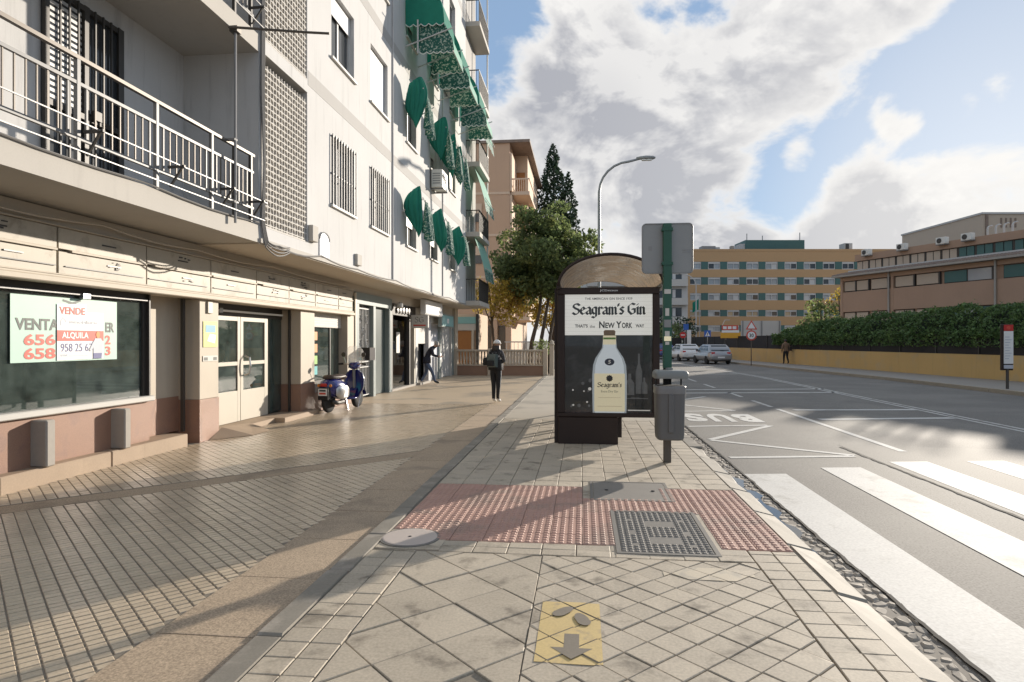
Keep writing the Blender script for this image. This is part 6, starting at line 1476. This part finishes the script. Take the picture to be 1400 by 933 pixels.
tree('broadleaf_tree', 'large dark green tree with full round crown beyond the balustrade', (-2.3,34.4,0), [([(-2.9,34.3,-.1),(-2.7,34.3,1.6),(-2.3,34.4,3.2),(-2.1,34.5,5.5)],.14,.06),([(-2.4,34.5,-.1),(-2.2,34.5,1.8),(-1.9,34.5,3.4),(-1.6,34.5,5.5)],.13,.05),([(-1.9,34.4,-.1),(-1.75,34.4,1.8),(-1.4,34.4,3.6),(-1.0,34.5,5.2)],.10,.04)] + limbs((-2.2,34.5),[(-3.6,34.6,6.6),(-.6,34.6,7.0),(-2.4,33.8,7.6)],.06,4.2), cl, 'leaf', 760, .115, 4, 'trees behind the balustrade')
tree('autumn_tree', 'thin yellow-brown autumn tree left of the large green tree', (-4.8,33.4,0), [([(-4.6,33.4,-.1),(-4.65,33.4,1.6),(-4.8,33.4,3.2),(-4.9,33.4,4.6)],.09,.03)] + limbs((-4.75,33.4),[(-5.6,33.4,4.8),(-4.0,33.3,4.4),(-4.4,33.6,5.4)],.035,2.4), crown(-4.3,33.4,3.7,1.2,1.0,1.5,26,5,(.3,.6)), 'leaf_autumn', 700, .085, 6, 'trees behind the balustrade')
tree('autumn_tree', 'golden autumn tree glowing under the large green crown', (-1.9,36.5,0), [([(-2.0,36.5,-.1),(-1.9,36.5,1.6),(-1.7,36.5,3.6)],.09,.03)] + limbs((-1.9,36.5),[(-2.8,36.5,3.4),(-1.0,36.5,3.4)],.035,2.0), crown(-1.9,36.5,3.3,1.6,1.2,.95,20,7,(.35,.65)), 'leaf_autumn', 900, .085, 8, 'trees behind the balustrade')
tree('autumn_tree', 'sparse brown tree in front of the peach block', (-6.2,38,0), [([(-6.2,38,-.1),(-6.1,38,2.0),(-6.0,38,4.6)],.10,.03)] + limbs((-6.1,38),[(-6.9,38,5.4),(-5.2,38,5.2)],.04,3.0), crown(-6.0,38,4.4,1.1,1.0,1.7,16,9,(.3,.55)), 'leaf_autumn', 190, .09, 10, 'trees behind the balustrade')
t = thing('garden_shrub', 'bright green low shrub behind the balustrade', 'shrub', (-1.9,32.2,0)); leaves('foliage', 'leaf', clump_points(crown(-1.95,32.2,1.25,.5,.4,.35,10,31,(.2,.35)), 900, 31), .06, t, 31); trunk(t, [(-1.95,32.2,-.1),(-1.95,32.2,1.2)], .03, .015, 'stem')
t = thing('dark_conifer', 'tall dark pointed conifer with a smaller side tip above the trees', 'tree', (-2.7,60,0))
trunk(t, [(-2.7,60,-.1),(-2.7,60,10),(-2.7,60,19.8)], .28, .04); r = np.random.default_rng(17); pts = []
for (cx, cy, top, bot, wd, n) in ((-2.8,60,20.0,7,2.15,10000),(-1.35,60.1,17.3,7,1.4,4500)):
    for k in range(n):
        s_ = r.uniform(0,1)**.62; z_ = top-(top-bot)*s_; tier = .60+.40*abs(math.sin(s_*21+math.sin(s_*40)*.4)); rad = wd*(min(1, s_*1.7)**.75)*tier*r.uniform(.35,1.0)**.5; a = r.uniform(0, 2*math.pi); rad *= 1+.22*math.sin(a*3+s_*30); pts.append((cx+rad*math.cos(a), cy+rad*math.sin(a), z_-rad*.22+r.normal()*.08))
leaves('crown', 'leaf_dark', pts, .16, t, 18)
def ctree(name, label, px, z_, base_z, top, w_, mat, n, seed, group):
    cx, dz = (px-700)/880*z_, z_; X, Y = cx*math.cos(TH)-dz*math.sin(TH), cx*math.sin(TH)+dz*math.cos(TH); t = thing(name, label, 'tree', (X,Y,0), group=group)
    trunk(t, [(X,Y,-.1),(X+.1,Y,base_z),(X,Y,top*.75)], .16, .05); cz = (base_z+top)/2
    leaves('crown', mat, clump_points(crown(X,Y,cz,w_*.75,w_*.7,(top-base_z)*.40,n,seed,(w_*.25,w_*.42)), 160/w_**.8, seed), .17, t, seed)
ctree('roadside_tree', 'dark round tree left of the hospital behind the parked cars', 936, 78, .8, 5.2, 1.7, 'leaf_dark', 22, 41, 'far roadside trees')
ctree('roadside_tree', 'olive green tree farthest left behind the sign post', 917, 72, .6, 4.6, 1.8, 'leaf', 22, 42, 'far roadside trees')
ctree('roadside_tree', 'dark tree half hidden by the bus shelter far along the road', 895, 84, .6, 6.2, 2.6, 'leaf_dark', 26, 43, 'far roadside trees')
ctree('roadside_tree', 'bushy green tree beside the left corner of the brick building', 1122, 60, .8, 6.2, 1.9, 'leaf', 30, 44, 'trees by the brick building')
ctree('roadside_tree', 'yellow autumn tree touching the brick building corner', 1147, 62, 3.5, 7.6, 1.3, 'leaf_autumn', 18, 45, 'trees by the brick building')
ctree('roadside_tree', 'pale green small tree at the hedge end before the hospital', 1102, 64, .8, 5.0, 1.2, 'leaf', 18, 46, 'trees by the brick building')
ctree('roadside_tree', 'green tree far behind the shelter roof', 790, 80, 2.0, 8.5, 3.2, 'leaf', 26, 47, 'far roadside trees')

# ------------------------------------------------------------------ parked cars
def car(label, paint, x, y, rz, hatch=True):
    t = thing('parked_car', label, 'car', (x,y,RZ), rz, 'cars parked along the kerb', world=False)
    def s5(y_, w_, z0, z1, e=4): return [(w_*math.copysign(abs(math.cos(2*math.pi*k/20))**(2/e), math.cos(2*math.pi*k/20)), y_, (z0+z1)/2+(z1-z0)/2*math.copysign(abs(math.sin(2*math.pi*k/20))**(2/e), math.sin(2*math.pi*k/20))) for k in range(20)]
    m = MB(); m.loft([s5(-2.02,.70,.35,.72),s5(-1.95,.84,.24,.92),s5(-1.5,.88,.20,.98),s5(0,.89,.20,.97),s5(1.2,.88,.20,.95),s5(1.8,.82,.22,.82),s5(2.02,.66,.32,.66)]); ob('body', m, paint, t, smooth=True)
    m = MB(); m.loft([[(a*.80,-1.86,.90),(-a*.80,-1.86,.90),(-a*.80,1.05,.92),(a*.80,1.05,.92)] if k == 0 else [(a*.74,-1.62,1.22),(-a*.74,-1.62,1.22),(-a*.74,.62,1.22),(a*.74,.62,1.22)] if k == 1 else [(a*.62,-1.30,1.46),(-a*.62,-1.30,1.46),(-a*.62,.15,1.46),(a*.62,.15,1.46)] for k, a in ((0,1),(1,1),(2,1))]); cb = ob('cabin', m, paint, t)
    def glassq(name, q_): m = MB(); m.add(q_, [(0,1,2,3)]); ob(name, m, 'window_dark', cb)
    glassq('rear_window', [(-.66,-1.80,1.0),(.66,-1.80,1.0),(.56,-1.42,1.40),(-.56,-1.42,1.40)]); glassq('windscreen', [(.66,1.0,.98),(-.66,1.0,.98),(-.56,.30,1.40),(.56,.30,1.40)])
    for s_ in (-1,1):
        glassq('side_window', [(s_*.80,-1.45,1.0),(s_*.80,-.4,1.0),(s_*.69,-.4,1.38),(s_*.70,-1.2,1.36)]); glassq('side_window', [(s_*.80,-.3,1.0),(s_*.80,.75,1.0),(s_*.70,.22,1.36),(s_*.69,-.3,1.38)])
        bx('tail_light', 'red', t, s_*.58-.13, s_*.58+.13, -1.99, -1.90, .70, .90, .01); bx('wing_mirror', 'dark_metal', t, s_*.88-.08, s_*.88+.08, .65, .78, .95, 1.07, .02); bx('headlight', 'chrome', t, s_*.55-.14, s_*.55+.14, 1.86, 1.96, .58, .72, .02)
        for yy in (-1.25, 1.25):
            m = MB(); m.lathe([(.16,-.1),(.29,-.1),(.32,-.06),(.32,.06),(.29,.1),(.16,.1)], 18, (s_*.80,yy,.32), 'x'); w_ = ob('wheel', m, 'rubber', t, smooth=40); m = MB(); m.lathe([(.02,-.09),(.19,-.10),(.19,.10),(.02,.09)], 14, (s_*.80,yy,.32), 'x'); ob('rim', m, 'chrome', w_)
    bx('number_plate', 'print_white', t, -.26, .26, -2.045, -2.03, .46, .57); bx('bumper', 'dark_metal', t, -.74, .74, -2.02, -1.9, .26, .40, .03); bx('rear_wiper', 'black', cb, -.02, .3, -1.83, -1.81, 1.02, 1.04)
car('silver hatchback nearest of the parked cars seen from behind', 'car_silver', 9.75, 50.5, R(9)); car('white hatchback parked between the silver and blue cars', 'car_white', 8.75, 57.5, R(9)); car('blue car parked farthest behind the white one', 'car_blue', 7.55, 64, R(10))
# ------------------------------------------------------------------ traffic signs across the road
def pole_sign(name, label, x, y, h, r_=.035, mat='grey_metal'):
    t = thing(name, label, 'sign', (x,y,0)); m = MB(); m.tube([(x,y,-.05),(x,y,h)], r_, 8); ob('pole', m, mat, t); return t
t = pole_sign('bus_stop_sign', 'slim bus stop sign with red top and white timetable by the opposite kerb', 14.1, 23.2, .7, .045, 'dark_metal')
bx('case', 'shelter_metal', t, 13.90, 14.27, 23.17, 23.26, .62, 2.16, .015); bx('red_header', 'red', t, 13.97, 14.26, 23.155, 23.168, 1.94, 2.14); bx('timetable', 'print_white', t, 13.97, 14.26, 23.155, 23.168, .84, 1.93); bx('footer', 'print_grey', t, 13.97, 14.26, 23.155, 23.168, .68, .80)
m = MB(); m.lathe([(.06,0),(.06,.004)], 14, (14.11,23.15,2.04), 'y'); ob('emblem', m, 'red_soft', t)
for k in range(9): bx('print_line', 'print_grey', t, 14.0, 14.0+.12+.1*((k*7) % 5)/5, 23.15, 23.154, 1.0+k*.09, 1.025+k*.09)
t = pole_sign('direction_sign', 'red, white and yellow direction sign board on a pole before the hospital', 12.15, 57, 2.9, .06, 'dark_metal')
bx('yellow_panel', 'sign_yellow', t, 11.75, 13.4, 56.9, 56.95, 1.85, 2.3); bx('white_panel', 'print_white', t, 11.85, 13.3, 56.9, 56.95, 2.32, 2.52); bx('red_panel', 'red_soft', t, 11.85, 13.2, 56.9, 56.95, 2.54, 2.95)
for k in range(3): bx('lettering', 'print_white', t, 11.95+k*.4, 12.25+k*.4, 56.885, 56.897, 2.62, 2.86)
m = MB(); m.tube([(11.9,56.9,2.95),(12.1,56.9,3.4),(12.5,56.9,3.4)], .03, 5); ob('bracket', m, 'grey_block', t)
t = pole_sign('speed_sign', 'round and triangular signs on one pole beside the yellow wall', 11.25, 44.8, 2.6, .03, 'dark_metal')
m = MB(); m.lathe([(.34,0),(.34,.015)], 24, (11.25,44.74,1.98), 'y'); ob('round_plate', m, 'red_soft', t); m = MB(); m.lathe([(.25,0),(.25,.015)], 24, (11.25,44.72,1.98), 'y'); ob('round_face', m, 'print_white', t); f7 = put((11.25,44.72,1.98),(1,0,0),(0,0,1)); text('number', '30', 'ink', t, f7, -.14, -.12, .28, .24, .02, .004)
for s_, y_, c_ in ((.42,44.74,'red_soft'),(.28,44.72,'print_white')): m = MB(); m.loft([[(11.25-s_*.9,yy,2.58-s_*.5),(11.25+s_*.9,yy,2.58-s_*.5),(11.25,yy,2.58+s_)] for yy in (y_, y_+.014)]); ob('triangle_plate' if s_ > .3 else 'triangle_face', m, c_, t)
t = pole_sign('crossing_sign', 'small blue pedestrian crossing sign in front of the dark fence', 11.6, 62, 2.6); bx('blue_plate', 'sign_blue', t, 11.3, 11.9, 61.93, 61.96, 2.0, 2.6); m = MB(); m.add([(11.38,61.925,2.06),(11.82,61.925,2.06),(11.6,61.925,2.5)], [(0,1,2)]); ob('white_triangle', m, 'print_white', t); m = MB(); m.bar((11.55,61.92,2.1),(11.62,61.92,2.38),.05); ob('figure', m, 'ink', t)
t = pole_sign('no_entry_sign', 'cluster of red and blue road signs above the parked cars', 10.15, 66, 3.6, .05); m = MB(); m.lathe([(.32,0),(.32,.02)], 20, (9.95,65.9,2.2), 'y'); ob('red_disc', m, 'red', t); bx('white_bar', 'print_white', t, 9.75, 10.15, 65.86, 65.89, 2.15, 2.25); bx('blue_plate', 'sign_blue', t, 10.0, 10.5, 65.9, 65.93, 2.7, 3.3); bx('white_plate', 'print_white', t, 10.35, 10.75, 65.9, 65.93, 1.1, 2.7)
t = thing('street_bench', 'pale information panel partly hidden by the hedge end', 'panel', (17.0,66,0)); del_ = None
bx('panel', 'grey_block', t, 15.6, 19.4, 66, 66.1, 1.9, 3.6); 
for x_ in (15.7,17.5,19.2): bx('post', 'grey_metal', t, x_, x_+.12, 65.94, 66.0, -.1, 3.6)
t.name = 'information_panel'
t = thing('dark_screen', 'dark site fence running in front of the hospital', 'fence', (12,70,0)); 
for k in range(9): bx('panel', 'fence_black', t, 8.0+k*1.35, 8.0+k*1.35+1.33, 72.6-k*.9, 72.7-k*.9, -.1, 1.95)
